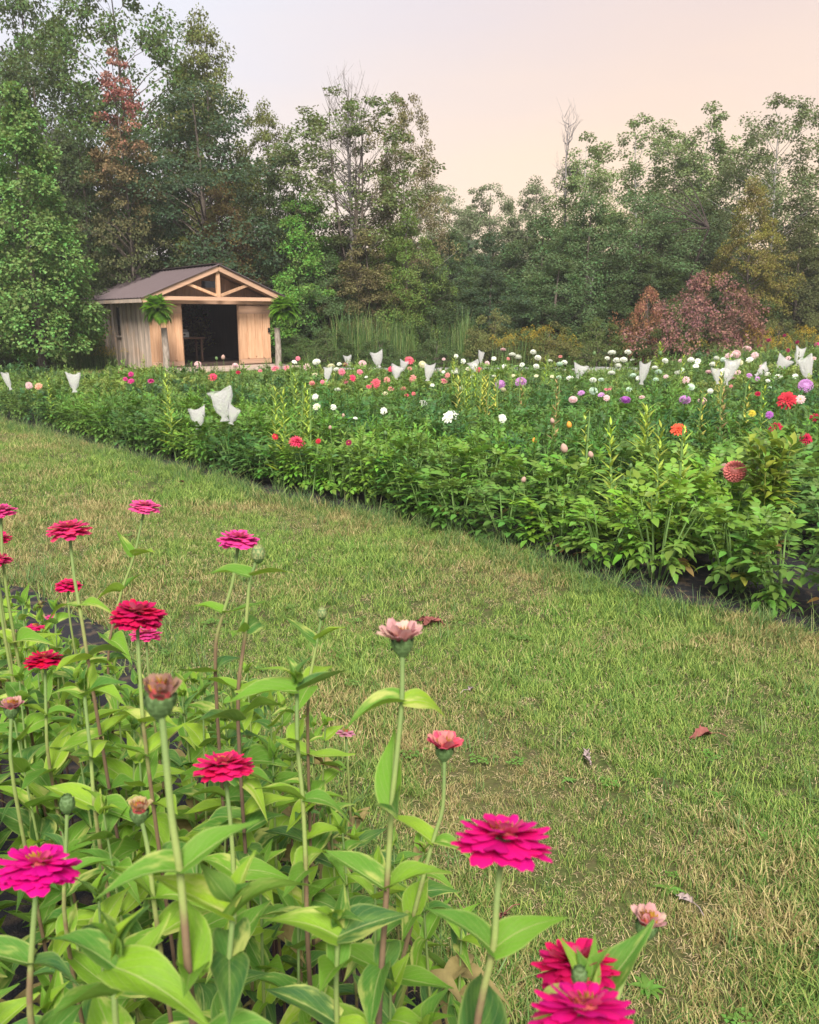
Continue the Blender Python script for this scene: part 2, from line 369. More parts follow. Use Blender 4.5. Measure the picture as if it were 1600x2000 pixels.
# ------------------------------------------------------------------ leaf templates
def leaf_t(nx, ny, L, W, prof, droop=.2, fold=.12, wave=0., twist=0.):
    V = []; UV = []
    for j in range(ny + 1):
        t = j / ny; wd = W * prof(t)
        for i in range(nx + 1):
            u = i / nx * 2 - 1; x = u * wd / 2
            z = fold * abs(x) * (1 if fold > 0 else 1) - droop * L * t * t + wave * W * math.sin(t * 9 + u * 2.5) * abs(u)
            y = L * t * (1 - .35 * droop * t); x2 = x * math.cos(twist * t) ; z += x * math.sin(twist * t)
            V.append((x2, y, z)); UV.append(((u + 1) / 2, t))
    Fc = [[j * (nx + 1) + i, j * (nx + 1) + i + 1, (j + 1) * (nx + 1) + i + 1, (j + 1) * (nx + 1) + i] for j in range(ny) for i in range(nx)]
    return np.array(V), np.array(Fc), np.array(UV)
ovate = lambda t: max(.02, math.sin(math.pi * min(1, t ** .62)) ** .8) if t < 1 else .02
sess = lambda t: max(.015, (.42 + .58 * math.sin(math.pi * min(1, t * .95 + .08) ** .75)) * (1 - t ** 3.2) ** .9) if t < 1 else .01
lance = lambda t: max(.03, math.sin(math.pi * t ** .7)) if t < 1 else .03
rhomb = (np.array([(0, 0, 0), (.42, .45, .08), (0, 1, -.1), (-.42, .45, .08)]), np.array([[0, 1, 2, 3]]), np.array([(.5, 0), (1, .5), (.5, 1), (0, .5)], float))
def merge(parts):
    V = []; Fc = []; U = []; n = 0
    for v, f, u in parts: V.append(v); Fc.append(f + n); U.append(u); n += len(v)
    return np.concatenate(V), np.concatenate(Fc), np.concatenate(U)
def xf(t, M):
    V, Fc, U = t; return np.array([tuple(M @ Vector(v)) for v in V]), Fc, U
def compound(scale=1., droop=.25, seed=0):
    r = random.Random(seed); parts = []
    lf = leaf_t(2, 4, .086, .042, ovate, .25, .25); pts = [Vector((0, y, .02 * math.sin(y * 14) - droop * y * y * 2.2)) for y in np.linspace(0, .145, 4)]
    mb = MB(); mb.tube(pts, [.0022, .002, .0016, .001], 3, False); parts.append((np.concatenate(mb.V), np.concatenate(mb.F).reshape(-1, 4), np.zeros((mb.n, 2)) + .5))
    def put(y, ang, s, tilt):
        p = Vector((0, y, .02 * math.sin(y * 14) - droop * y * y * 2.2)); M = Matrix.Translation(p) @ Euler((tilt, r.uniform(-.3, .3), ang)).to_matrix().to_4x4() @ Matrix.Scale(s, 4)
        parts.append(xf(lf, M))
    put(.145, 0, 1.15, -.3)
    for y, s in ((.115, .85), (.07, .95)):
        for sg in (-1, 1): put(y, sg * r.uniform(.9, 1.2), s * r.uniform(.85, 1.1), r.uniform(-.2, .25))
    V, Fc, U = merge(parts); return V * scale, Fc, U

# ------------------------------------------------------------------ beds and ground
def poly_in(P, x, y):
    P = np.array(P); x = np.asarray(x); y = np.asarray(y); ins = np.zeros(x.shape, bool); j = len(P) - 1
    for i in range(len(P)):
        c = ((P[i, 1] > y) != (P[j, 1] > y)) & (x < (P[j, 0] - P[i, 0]) * (y - P[i, 1]) / (P[j, 1] - P[i, 1] + 1e-12) + P[i, 0]); ins ^= c; j = i
    return ins
edge_px = [(0, 822), (250, 890), (450, 945), (600, 985), (800, 1020), (1000, 1075), (1250, 1165), (1500, 1215), (1600, 1245)]
E = [atZ(*p) for p in edge_px]
EL = E[0] + (E[0] - E[2]).normalized() * 14; ER = E[-1] + (E[-1] - E[-3]).normalized() * 3
edge = [EL] + E + [ER]
bed = [(p.x, p.y) for p in edge] + [(22, 1.5), (24, 25.0), (9.0, 24.2), (6.0, 19.6), (-2.0, 19.2), (-4.5, 18.0), (-16, 18.6)]
zed_px = [(930, 2090), (880, 1980), (560, 1650), (290, 1345), (225, 1235), (60, 1150), (-160, 1120)]
Z = [atZ(*p) for p in zed_px]
zbed = [(p.x, p.y) for p in Z] + [(-5.2, 4.2), (-5, -1.0), (.55, -1.0), (.45, .9)]
def sheet(name, pts, z, m, kind='structure'):
    mb = MB(); mb.add([(x, y, z) for x, y in pts], [list(range(len(pts)))]); o = link(name, mb.mesh(name, m)); tag(o, kind=kind); return o
def sheet_tri(name, pts, z, m):
    import bmesh
    bm = bmesh.new(); vs = [bm.verts.new((x, y, z)) for x, y in pts]; f = bm.faces.new(vs); f.normal_update()
    if f.normal.z < 0: f.normal_flip()
    bmesh.ops.triangulate(bm, faces=bm.faces[:]); me = bpy.data.meshes.new(name); bm.to_mesh(me); bm.free(); me.materials.append(m)
    o = link(name, me); tag(o, kind='structure'); return o
g = 600
sheet('ground', [(-g, -g), (g, -g), (g, g), (-g, g)], 0, M_ground)
sheet_tri('flower_bed_soil', bed, .004, M_fabric)
sheet_tri('zinnia_bed_ground_cover', zbed, .004, M_fabric)
sheet_tri('gravel_drive', [(-1.5, 25.2), (30, 25.4), (34, 28.0), (14, 28.4), (-2.5, 27.6)], .008, M_gravel)

# ------------------------------------------------------------------ geometry-node scatter (for stuff nobody could count)
def scatter(name, pts, rots, scl, src_me, label, kind='stuff', cat=None, color=None):
    me = bpy.data.meshes.new(name); n = len(pts); me.vertices.add(n); me.vertices.foreach_set('co', np.asarray(pts, 'f').ravel())
    a = me.attributes.new('rot', 'FLOAT_VECTOR', 'POINT'); a.data.foreach_set('vector', np.asarray(rots, 'f').ravel())
    a = me.attributes.new('scl', 'FLOAT', 'POINT'); a.data.foreach_set('value', np.asarray(scl, 'f').ravel())
    src = bpy.data.objects.new(name + '_source', src_me)
    if color is not None: src.color = (*color, 1)
    o = link(name, me, color=color); tag(o, label, cat, kind=kind)
    ng = bpy.data.node_groups.new(name, 'GeometryNodeTree'); ng.interface.new_socket('Geometry', in_out='INPUT', socket_type='NodeSocketGeometry'); ng.interface.new_socket('Geometry', in_out='OUTPUT', socket_type='NodeSocketGeometry')
    gi = ng.nodes.new('NodeGroupInput'); go = ng.nodes.new('NodeGroupOutput'); ip = ng.nodes.new('GeometryNodeInstanceOnPoints'); oi = ng.nodes.new('GeometryNodeObjectInfo'); oi.inputs[0].default_value = src
    r = ng.nodes.new('GeometryNodeInputNamedAttribute'); r.data_type = 'FLOAT_VECTOR'; r.inputs[0].default_value = 'rot'
    s = ng.nodes.new('GeometryNodeInputNamedAttribute'); s.data_type = 'FLOAT'; s.inputs[0].default_value = 'scl'
    L = ng.links; L.new(gi.outputs[0], ip.inputs['Points']); L.new(oi.outputs['Geometry'], ip.inputs['Instance']); L.new(r.outputs[0], ip.inputs['Rotation']); L.new(s.outputs[0], ip.inputs['Scale']); L.new(ip.outputs[0], go.inputs[0])
    md = o.modifiers.new('scatter', 'NODES'); md.node_group = ng; return o

def blades(n, rad, h, wd, lean, m, seed, flat=False, segs=2):
    r = np.random.default_rng(seed); mb = MB(); pts = []
    for i in range(n):
        a = r.uniform(0, 6.283); q = rad * math.sqrt(r.uniform()); b = Vector((q * math.cos(a), q * math.sin(a), 0)); g2 = r.uniform(0, 6.283); d = Vector((math.cos(g2), math.sin(g2), 0)); sd_ = Vector((-d.y, d.x, 0))
        hh = h * r.uniform(.45, 1.15); ln = lean * r.uniform(.3, 1.3) * hh
        if flat: hh *= .18; b.z = r.uniform(.003, .02)
        V = []; 
        for j in range(segs + 1):
            t = j / segs; c = b + d * (ln * t * t if not flat else ln * t) + Vector((0, 0, hh * t if not flat else hh * math.sin(t * 3)))
            ww = wd * (1 - t * .85) * r.uniform(.8, 1.2) / 2; V += [c - sd_ * ww, c + sd_ * ww]
        mb.add([tuple(v) for v in V], [[2 * j, 2 * j + 1, 2 * j + 3, 2 * j + 2] for j in range(segs)])
    return mb.mesh('blades', m)
def lawn_pts(y0, y1, dens, keep_edge=False):
    A = (y1 - y0) * (1.3 * y1 + 1.6); n = int(A * dens); y = rng.uniform(y0, y1, n); hw = .62 * y1 + .8; x = rng.uniform(-hw, hw, n)
    ok = (np.abs(x) < .60 * y + .7) & ~poly_in(bed, x, y) & ~poly_in(zbed, x, y); return np.stack([x[ok], y[ok], np.zeros(ok.sum())], 1)
P = []; S = []
for y0, y1, dn, s in ((.9, 2.6, 1900, .68), (2.6, 4.2, 1400, .76), (4.2, 7, 760, .95), (7, 12, 330, 1.25), (12, 19, 110, 1.6), (19, 26, 60, 2.0)):
    p = lawn_pts(y0, y1, dn); P.append(p); S.append(np.full(len(p), s) * rng.uniform(.6, 1.35, len(p)))
P = np.concatenate(P); S = np.concatenate(S)
def fbm(x, y, f, seed):
    r = np.random.default_rng(seed); v = 0
    for k in range(5):
        a = r.uniform(0, 6.28); fx = f * (1 + .6 * k); v = v + np.sin((x * math.cos(a) + y * math.sin(a)) * fx + r.uniform(0, 6.28)) / (1 + .3 * k)
    return v / 3
lush = fbm(P[:, 0], P[:, 1], 3.0, 5); S = S * .86 * (1 + .38 * lush)
pick = rng.integers(0, 3, len(P)); 
dist_edge = np.full(len(P), 99.)
for a, b in zip(edge[:-1], edge[1:]):
    ax, ay, bx, by = a.x, a.y, b.x, b.y; t = np.clip(((P[:, 0] - ax) * (bx - ax) + (P[:, 1] - ay) * (by - ay)) / ((bx - ax) ** 2 + (by - ay) ** 2), 0, 1)
    dist_edge = np.minimum(dist_edge, np.hypot(P[:, 0] - ax - t * (bx - ax), P[:, 1] - ay - t * (by - ay)))
thatch = (rng.uniform(size=len(P)) < .26 - .2 * lush) & (dist_edge > .35)
for k in range(3):
    q = (pick == k) & ~thatch; n = q.sum(); me = blades(17, .045, .050, .0056, .95, M_grass, 20 + k)
    scatter('grass', P[q], np.stack([rng.normal(0, .12, n), rng.normal(0, .12, n), rng.uniform(0, 6.28, n)], 1), S[q], me, 'short mown grass of the lawn, green mixed with straw')
q = thatch; n = q.sum()
scatter('dry_grass', P[q], np.stack([np.zeros(n), np.zeros(n), rng.uniform(0, 6.28, n)], 1), S[q] * 1.05, blades(12, .045, .045, .0042, 1.0, M_thatch, 31, flat=True), 'dry straw coloured clippings lying in the lawn')
# coarse longer tufts
q = lawn_pts(1.2, 9, 16); n = len(q)
scatter('coarse_grass', q, np.stack([np.zeros(n), np.zeros(n), rng.uniform(0, 6.28, n)], 1), rng.uniform(.5, 1.1, n), blades(9, .03, .085, .006, .9, M_edge, 33), 'coarse green grass tufts in the lawn')
q = lawn_pts(1.2, 10, 7); n = len(q); q = q[fbm(q[:, 0], q[:, 1], 2.6, 44) > .1]; n = len(q)
mbc = MB(); rc = random.Random(3)
for k in range(9):
    a = rc.uniform(0, 6.28); b = Vector((rc.uniform(-.05, .05), rc.uniform(-.05, .05), .03))
    for j in range(3): mbc.inst(rhomb, np.array([np.array(frame1((math.cos(a + j * 2.1), math.sin(a + j * 2.1), .12), (0, 0, 1))) * .017]), np.array([tuple(b)]))
scatter('clover', q, np.stack([np.zeros(n), np.zeros(n), rng.uniform(0, 6.28, n)], 1), rng.uniform(.5, 1.0, n), mbc.mesh('clover', M_dahlia), 'small patches of clover leaves in the lawn', color=(.12, .23, .05))
# ragged long grass along bed edges
P2 = []
for poly, dn in ((edge, 55), (Z, 26)):
    for a, b in zip(poly[:-1], poly[1:]):
        L_ = (b - a).length; n = int(L_ * dn); t = rng.uniform(0, 1, n); off = rng.normal(0.1, .13, n); d = (b - a).normalized(); nx, ny = d.y, -d.x
        if poly is edge: nx, ny = -nx, -ny
        mid = (a + b) / 2
        if poly is edge and nx * 1 + ny * 1 > 0: nx, ny = -nx, -ny
        if poly is Z and nx + ny < 0: nx, ny = -nx, -ny
        P2.append(np.stack([a.x + t * (b.x - a.x) + nx * off, a.y + t * (b.y - a.y) + ny * off, np.zeros(n)], 1))
P2 = np.concatenate(P2); P2 = P2[P2[:, 1] < 18]; n = len(P2)
scatter('long_edge_grass', P2, np.stack([rng.normal(0, .2, n), rng.normal(0, .2, n), rng.uniform(0, 6.28, n)], 1), rng.uniform(.45, 1.15, n), blades(16, .05, .13, .0048, 1.1, M_edge, 34, segs=3), 'longer unmown grass along the bed edges')

# ------------------------------------------------------------------ trees
def gen_crown(seed, H0, Rr, base, prof, nclump, cr, per, leaf, flat=.55, lobes=.3, vol=.35):
    r = np.random.default_rng(seed); cs = []
    while len(cs) < nclump:
        t = r.uniform(0, 1); pr = prof(t)
        if r.uniform() > pr ** 1.2 + .06: continue
        a = r.uniform(0, 6.283); q = math.sqrt(r.uniform(vol, 1.0)) * pr * Rr * (1 + lobes * math.sin(2 * a + seed + 6 * t) * .6 + lobes * math.sin(5 * a + seed * 2 + 9 * t) * .5)
        h = H0 * (base + (1 - base) * t); cs.append((q * math.cos(a), q * math.sin(a), h, max(.45, pr)))
    cs = np.array(cs); n = len(cs); m = n * per; c = np.repeat(cs, per, 0); crr = cr * r.uniform(.6, 1.35, n).repeat(per) * (.55 + .45 * c[:, 3])
    g_ = r.normal(0, .5, (m, 3)); g_ = g_ / (1e-6 + np.linalg.norm(g_, axis=1, keepdims=True)) * (r.uniform(.05, 1, (m, 1)) ** .45)
    # clump is a drooping plate: outer side lower
    rad = np.stack([c[:, 0], c[:, 1], np.zeros(m)], 1); rad /= np.linalg.norm(rad, axis=1, keepdims=True) + 1e-6
    off = g_ * crr[:, None] * np.array([1, 1, flat]); off[:, 2] -= .25 * np.sum(off * rad, 1)
    pos = c[:, :3] + off
    up = np.array([0, 0, 1.]) + rad * .5 + r.normal(0, .55, (m, 3)); d = rad * .6 + g_ * .8 + np.array([0, 0, -.35]) + r.normal(0, .5, (m, 3))
    fr = frames(d, up) * (leaf * r.uniform(.65, 1.3, m))[:, None, None]
    return pos, fr, cs
def crown_mesh(name, pos, fr, m):
    mb = MB(); mb.inst(rhomb, fr, pos); return mb.mesh(name, m)
def trunk_mesh(name, H0, r0, cs, m, seed, nb=40, wob=.15, top=.95, stems=1):
    r = random.Random(seed); mb = MB()
    for s in range(stems):
        ox = 0 if stems == 1 else r.uniform(-1, 1) * H0 * .10; oy = 0 if stems == 1 else r.uniform(-1, 1) * H0 * .08; pts = []
        for i in range(9):
            t = i / 8; pts.append(Vector((ox * t ** .8 + wob * math.sin(t * 5 + seed + s * 2) * t, oy * t ** .8 + wob * math.cos(t * 4 + seed + s) * t, H0 * top * t * (1 if s == 0 else r.uniform(.93, .97)))))
        mb.tube(pts, [r0 * (1.35 if i == 0 else 1) * (1 - .92 * i / 8) * (1 if stems == 1 else .7) for i in range(9)], 7)
        idx = list(range(len(cs))); r.shuffle(idx)
        for k in idx[:nb // stems]:
            c = Vector(cs[k][:3]); q = math.hypot(c.x, c.y); hb = max(.12 * H0, c.z - .55 * q - .2); t = min(.97, hb / (H0 * top)); i = t * 8; i0 = min(7, int(i)); b = pts[i0].lerp(pts[i0 + 1], i - i0)
            rb = max(.012, r0 * (1 - t) * .38); mid = b.lerp(c, .5) + Vector((r.uniform(-.1, .1), r.uniform(-.1, .1), r.uniform(.0, .25)))
            mb.tube([b, mid, c], [rb, rb * .65, .008], 4, False)
    return mb.mesh(name, m, True)
broad = lambda t: math.sqrt(max(0.02, 1 - (2 * t ** .85 - 1) ** 2)) * (1.0)
conic = lambda t: max(.1, min(1, t * 7 + .45) * (1 - t) ** .62 * 1.05)
column = lambda t: max(.12, min(1, t * 5 + .5) * (1 - t ** 2.2) ** .8)
bushp = lambda t: max(.1, (1 - t ** 1.8) ** .6)
VAR = {}
def variant(name, seed, H0, Rr, base, prof, ncl, cr, per, leaf, m=None, bark=None, r0=.16, nb=45, **k):
    st = k.pop('stems', 1); pos, fr, cs = gen_crown(seed, H0, Rr, base, prof, ncl, cr, per, leaf, **k); VAR[name] = (crown_mesh('crown', pos, fr, m or M_tree), trunk_mesh('trunk', H0, r0, cs, bark or M_bark, seed, nb, stems=st), H0, Rr)
variant('broad1', 1, 12, 3.4, .12, broad, 270, 0.6, 130, 0.12, r0=.2, nb=60)
variant('broad2', 2, 12, 3.2, .10, broad, 170, .85, 183, 0.114, r0=.2, nb=60, flat=.4)
variant('broad3', 3, 12, 3.0, .08, column, 260, 0.6, 120, 0.115, r0=.18, nb=60, lobes=.45)
variant('poplar', 4, 9, 2.1, .06, conic, 230, .48, 157, 0.114, r0=.13, flat=.8)
variant('conic1', 5, 9, 2.4, .05, conic, 170, .6, 166, 0.106, r0=.12, lobes=.4)
variant('turning', 6, 11, 1.9, .18, conic, 190, 0.38, 80, 0.1, m=M_autumn, r0=.09, nb=110, flat=.35, lobes=.4)
variant('open1', 7, 12, 2.8, .36, broad, 170, 0.42, 90, 0.105, r0=.13, nb=85, stems=4, flat=.6, vol=.1)
variant('aspen1', 8, 10, 1.9, .25, column, 190, 0.36, 95, 0.085, bark=M_palebark, r0=.09, nb=60, lobes=.5, flat=.75)
variant('aspen2', 9, 10, 2.3, .2, broad, 230, 0.38, 95, 0.085, bark=M_palebark, r0=.09, nb=60, lobes=.5, flat=.75)
variant('shrub1', 10, 2.5, 1.7, .02, bushp, 80, .38, 131, 0.076, r0=.04, nb=30)
variant('shrub2', 11, 2.2, 1.8, .02, bushp, 150, .26, 62, .06, r0=.04, nb=60, flat=.9, lobes=.6, vol=.15)
variant('broad4', 12, 12, 3.8, .02, column, 260, .72, 120, .14, flat=.85, lobes=.45, r0=.2, nb=40)
# whitish stray leaves excepted, dead bare tree
def bare_mesh(seed, H0, spread, n=26, base=.5, r0=.08, m=None):
    r = random.Random(seed); mb = MB(); mb.tube([(0, 0, 0), (.05, .03, H0 * .5), (-.05, 0, H0 * .8), (.02, .02, H0)], [r0, r0 * .6, r0 * .3, .006], 6)
    for i in range(n):
        t = r.uniform(base, .95); a = r.uniform(0, 6.28); b = Vector((0, 0, H0 * t)); L_ = spread * (1.15 - t) * r.uniform(.8, 1.6) * 1.6; up = L_ * r.uniform(1.0, 2.0)
        e = b + Vector((math.cos(a) * L_, math.sin(a) * L_, up)); mid = b.lerp(e, .45) + Vector((math.cos(a) * .12, math.sin(a) * .12, -.05)); mb.tube([b, mid, e], [.022, .013, .005], 4, False)
        for j in range(4):
            s_ = b.lerp(e, r.uniform(.35, .9)); mb.tube([s_, s_ + Vector((r.uniform(-.4, .4), r.uniform(-.4, .4), r.uniform(.3, .8)))], [.008, .003], 3, False)
    return mb.mesh('bare_limbs', m or M_greytwig)
def tree(name, v, px, topy, Y, wpx, color, label, group=None, rz=None, cat='tree', basez=0):
    cm, tm, H0, R0 = VAR[v]; p = atY(px, topy, Y); base = Vector((p.x, Y, basez)); Hh = max(.4, p.z - basez); Rw = wpx / 2 / F * Y * cp * 1.0
    t = empty(name, base, rz if rz is not None else random.uniform(0, 6.28), label=label, cat=cat, group=group); t.scale = (Rw / R0, Rw / R0, Hh / H0)
    link('trunk' if cat == 'tree' else 'stems', tm, t); link('crown' if cat == 'tree' else 'foliage', cm, t, color=color); return t
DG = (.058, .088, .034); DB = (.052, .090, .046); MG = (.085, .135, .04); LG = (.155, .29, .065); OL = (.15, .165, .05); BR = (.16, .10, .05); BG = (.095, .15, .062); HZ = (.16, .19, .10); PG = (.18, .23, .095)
WG = 'trees of the dark wood behind the garden'
T = [
 # left: tall dark wood
 ('deciduous_tree', 'broad1', 215, -60, 37, 330, MG, 'tallest broad green tree, high above the shed, reaching past the top of the photo'),
 ('deciduous_tree', 'broad3', 30, -90, 40, 240, MG, 'overhanging loose green tree at the top left corner'),
 ('deciduous_tree', 'broad2', 60, 120, 34, 320, DG, 'dark round tree behind the pale leafy poplar at far left'),
 ('deciduous_tree', 'broad3', 395, 30, 36, 210, OL, 'tall olive tree with feathery open top right of the tallest tree'),
 ('deciduous_tree', 'broad2', 380, 170, 33, 330, DB, 'broad blue-green tree directly behind the shed'),
 ('deciduous_tree', 'broad1', 150, 250, 32, 240, DG, 'dark tree left of the red-topped sapling'),
 ('deciduous_tree', 'broad4', 300, 360, 36, 330, DG, 'low dark tree just behind the shed roof'),
 ('deciduous_tree', 'broad4', -60, 330, 33, 330, DG, 'dark tree cut by the left edge of the photo'),
 ('red_topped_tree', 'turning', 225, 92, 29.5, 165, (1, 1, 1), 'slender tree turning red at its top, left above the shed'),
 ('poplar_tree', 'poplar', 28, 180, 25, 240, (.16, .265, .08), 'bright pale green poplar with large leaves at the left edge'),
 ('deciduous_tree', 'broad3', 520, 205, 35, 150, OL, 'thin yellowish tree beside the gap right of the dark wood'),
 ('deciduous_tree', 'conic1', 555, 270, 34, 170, DG, 'dark green tree in the notch right of the shed'),
 ('russet_tree', 'conic1', 430, 345, 33, 190, (.20, .145, .065), 'small russet tinged tree rising behind the shed ridge'),
 # centre
 ('open_crowned_tree', 'open1', 690, 165, 33, 310, (.13, .165, .06), 'open multi-stemmed tree with bare upper twigs in the middle'),
 ('open_crowned_tree', 'aspen2', 790, 185, 34, 150, (.19, .16, .08), 'thin yellowing tree leaning right against the pink sky'),
 ('green_tree', 'conic1', 592, 372, 31.5, 190, LG, 'bright green pyramidal tree right beside the shed'),
 ('round_tree', 'broad4', 795, 410, 31, 165, (.14, .20, .05), 'rounded light green tree right of the multi-stemmed tree'),
 ('brown_tree', 'conic1', 715, 445, 30.5, 170, (.15, .13, .06), 'brownish small tree in front of the multi-stemmed trunk'),
 ('deciduous_tree', 'broad4', 690, 430, 35, 260, DG, 'dark low tree behind the brownish small tree'),
 ('deciduous_tree', 'broad3', 880, 445, 34, 150, BG, 'blue-green tree between the rounded tree and the dark hollow'),
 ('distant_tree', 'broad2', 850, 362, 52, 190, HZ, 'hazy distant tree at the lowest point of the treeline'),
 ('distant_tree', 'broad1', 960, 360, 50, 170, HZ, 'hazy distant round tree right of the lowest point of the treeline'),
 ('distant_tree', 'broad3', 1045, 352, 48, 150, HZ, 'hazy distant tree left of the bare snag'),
 ('deciduous_tree', 'broad4', 960, 455, 37, 230, DB, 'dark blue-green tree behind the brushy centre'),
 ('deciduous_tree', 'broad4', 1060, 420, 36, 240, BG, 'dense grey-green tree under the bare snag'),
 # right
 ('aspen_tree', 'aspen1', 1150, 262, 37, 195, PG, 'slim pale aspen beside the bare snag'),
 ('aspen_tree', 'aspen2', 1255, 232, 40, 247, PG, 'see-through aspen with spiky top, second right of the snag'),
 ('aspen_tree', 'aspen1', 1385, 205, 39, 195, PG, 'tall narrow aspen with pointed top, right of centre right'),
 ('aspen_tree', 'aspen2', 1535, 190, 36, 247, (.13, .16, .07), 'tallest aspen near the right edge, open and glowing'),
 ('aspen_tree', 'aspen1', 1320, 262, 42, 208, PG, 'pale aspen between the two pointed aspens'),
 ('aspen_tree', 'aspen2', 1450, 270, 41, 208, PG, 'shorter pale aspen left of the tallest aspen'),
 ('aspen_tree', 'aspen1', 1640, 260, 36, 195, (.13, .15, .06), 'aspen cut off by the right edge'),
 ('birch_tree', 'broad4', 1155, 385, 33, 230, BG, 'pale-trunked green tree with dense skirt right of the dark hollow'),
 ('deciduous_tree', 'broad2', 1260, 375, 34, 230, BG, 'grey-green tree behind the reddish sumac on its left'),
 ('deciduous_tree', 'broad4', 1370, 395, 35, 250, (.07, .10, .045), 'mid green tree behind the reddish sumac'),
 ('yellowing_tree', 'broad3', 1478, 352, 31.5, 150, (.20, .17, .05), 'yellow-olive tree above the right end of the sumac'),
 ('deciduous_tree', 'broad4', 1570, 440, 33, 200, (.09, .10, .04), 'dark olive tree at the lower right edge'),
 ('deciduous_tree', 'broad4', 1690, 400, 33, 200, DG, 'dark tree beyond the right edge'),
 # low wall of the wood
 ('deciduous_tree', 'broad4', 830, 520, 31.5, 200, DG, 'low dark tree in the shady centre of the treeline'),
 ('deciduous_tree', 'broad4', 960, 530, 31.5, 220, DB, 'low dark tree left of the golden brush'),
 ('deciduous_tree', 'broad4', 1090, 500, 31.5, 210, BG, 'low leafy tree above the golden brush'),
 ('deciduous_tree', 'broad4', 1270, 500, 31.5, 220, DG, 'low dark tree left behind the sumac'),
 ('deciduous_tree', 'broad4', 640, 500, 31, 180, BG, 'low green tree beside the bright pyramidal tree'),
 ('deciduous_tree', 'broad4', 110, 480, 30, 230, DG, 'low dark tree left of the shed'),
 ('deciduous_tree', 'broad4', 490, 470, 34, 180, DG, 'low dark tree behind the right half of the shed roof'),
 ('deciduous_tree', 'broad4', 1430, 540, 31, 200, DG, 'low dark tree right behind the sumac'),
]
for a in T: tree(*a)
def bare(px, topy, Y, seed, spread, n, base, r0, label, m=None, ang=0):
    p = atY(px, topy, Y); o = link('bare_tree', bare_mesh(seed, p.z, spread, n, base, r0, m), loc=(p.x, Y, 0)); o.rotation_euler = (0, ang, 0); return tag(o, label, 'tree')
bare(680, 150, 33.3, 3, 1.3, 46, .5, .13, 'bare grey twiggy leader rising out of the multi-stemmed tree')
bare(1112, 215, 37, 5, .8, 16, .62, .09, 'bare snag standing thin against the sky left of the pale aspen')
bare(795, 400, 33.5, 6, .5, 5, .6, .09, 'pale straight trunk right of the multi-stemmed tree', M_palebark)
bare(1158, 540, 31.5, 9, .3, 1, .8, .07, 'pale birch trunk in the right treeline', M_greytwig)
bare(110, 240, 34, 11, .9, 18, .6, .06, 'thin bare twigs above the dark round tree at left')
# fallen leaning limbs in the right wood
mb = MB(); r_ = random.Random(4); hub = atY(1385, 445, 31.4)
for (ax, ay) in ((1290, 375), (1275, 395), (1320, 360), (1310, 460), (1345, 350), (1300, 425)):
    e = atY(ax, ay, 31.4 + r_.uniform(-.6, .6)); mb.tube([hub, hub.lerp(e, .5) + Vector((0, 0, .12)), e], [.035, .022, .008], 5, False)
    for k in range(4):
        s_ = hub.lerp(e, r_.uniform(.3, .9)); mb.tube([s_, s_ + Vector((-r_.uniform(.1, .6), r_.uniform(-.3, .3), r_.uniform(-.2, .4)))], [.015, .004], 4, False)
gnd = Vector((hub.x - .5, hub.y + 1.6, 0)); mb.tube([gnd, gnd.lerp(hub, .5) + Vector((-.2, .2, 0)), hub], [.05, .04, .035], 6)
tag(link('leaning_dead_tree', mb.mesh('leaning_dead_tree', simple('dark_dead_wood', (.06, .045, .04), .9, .3, 5))), 'dead tree with bare dark limbs leaning left above the sumac', 'tree')

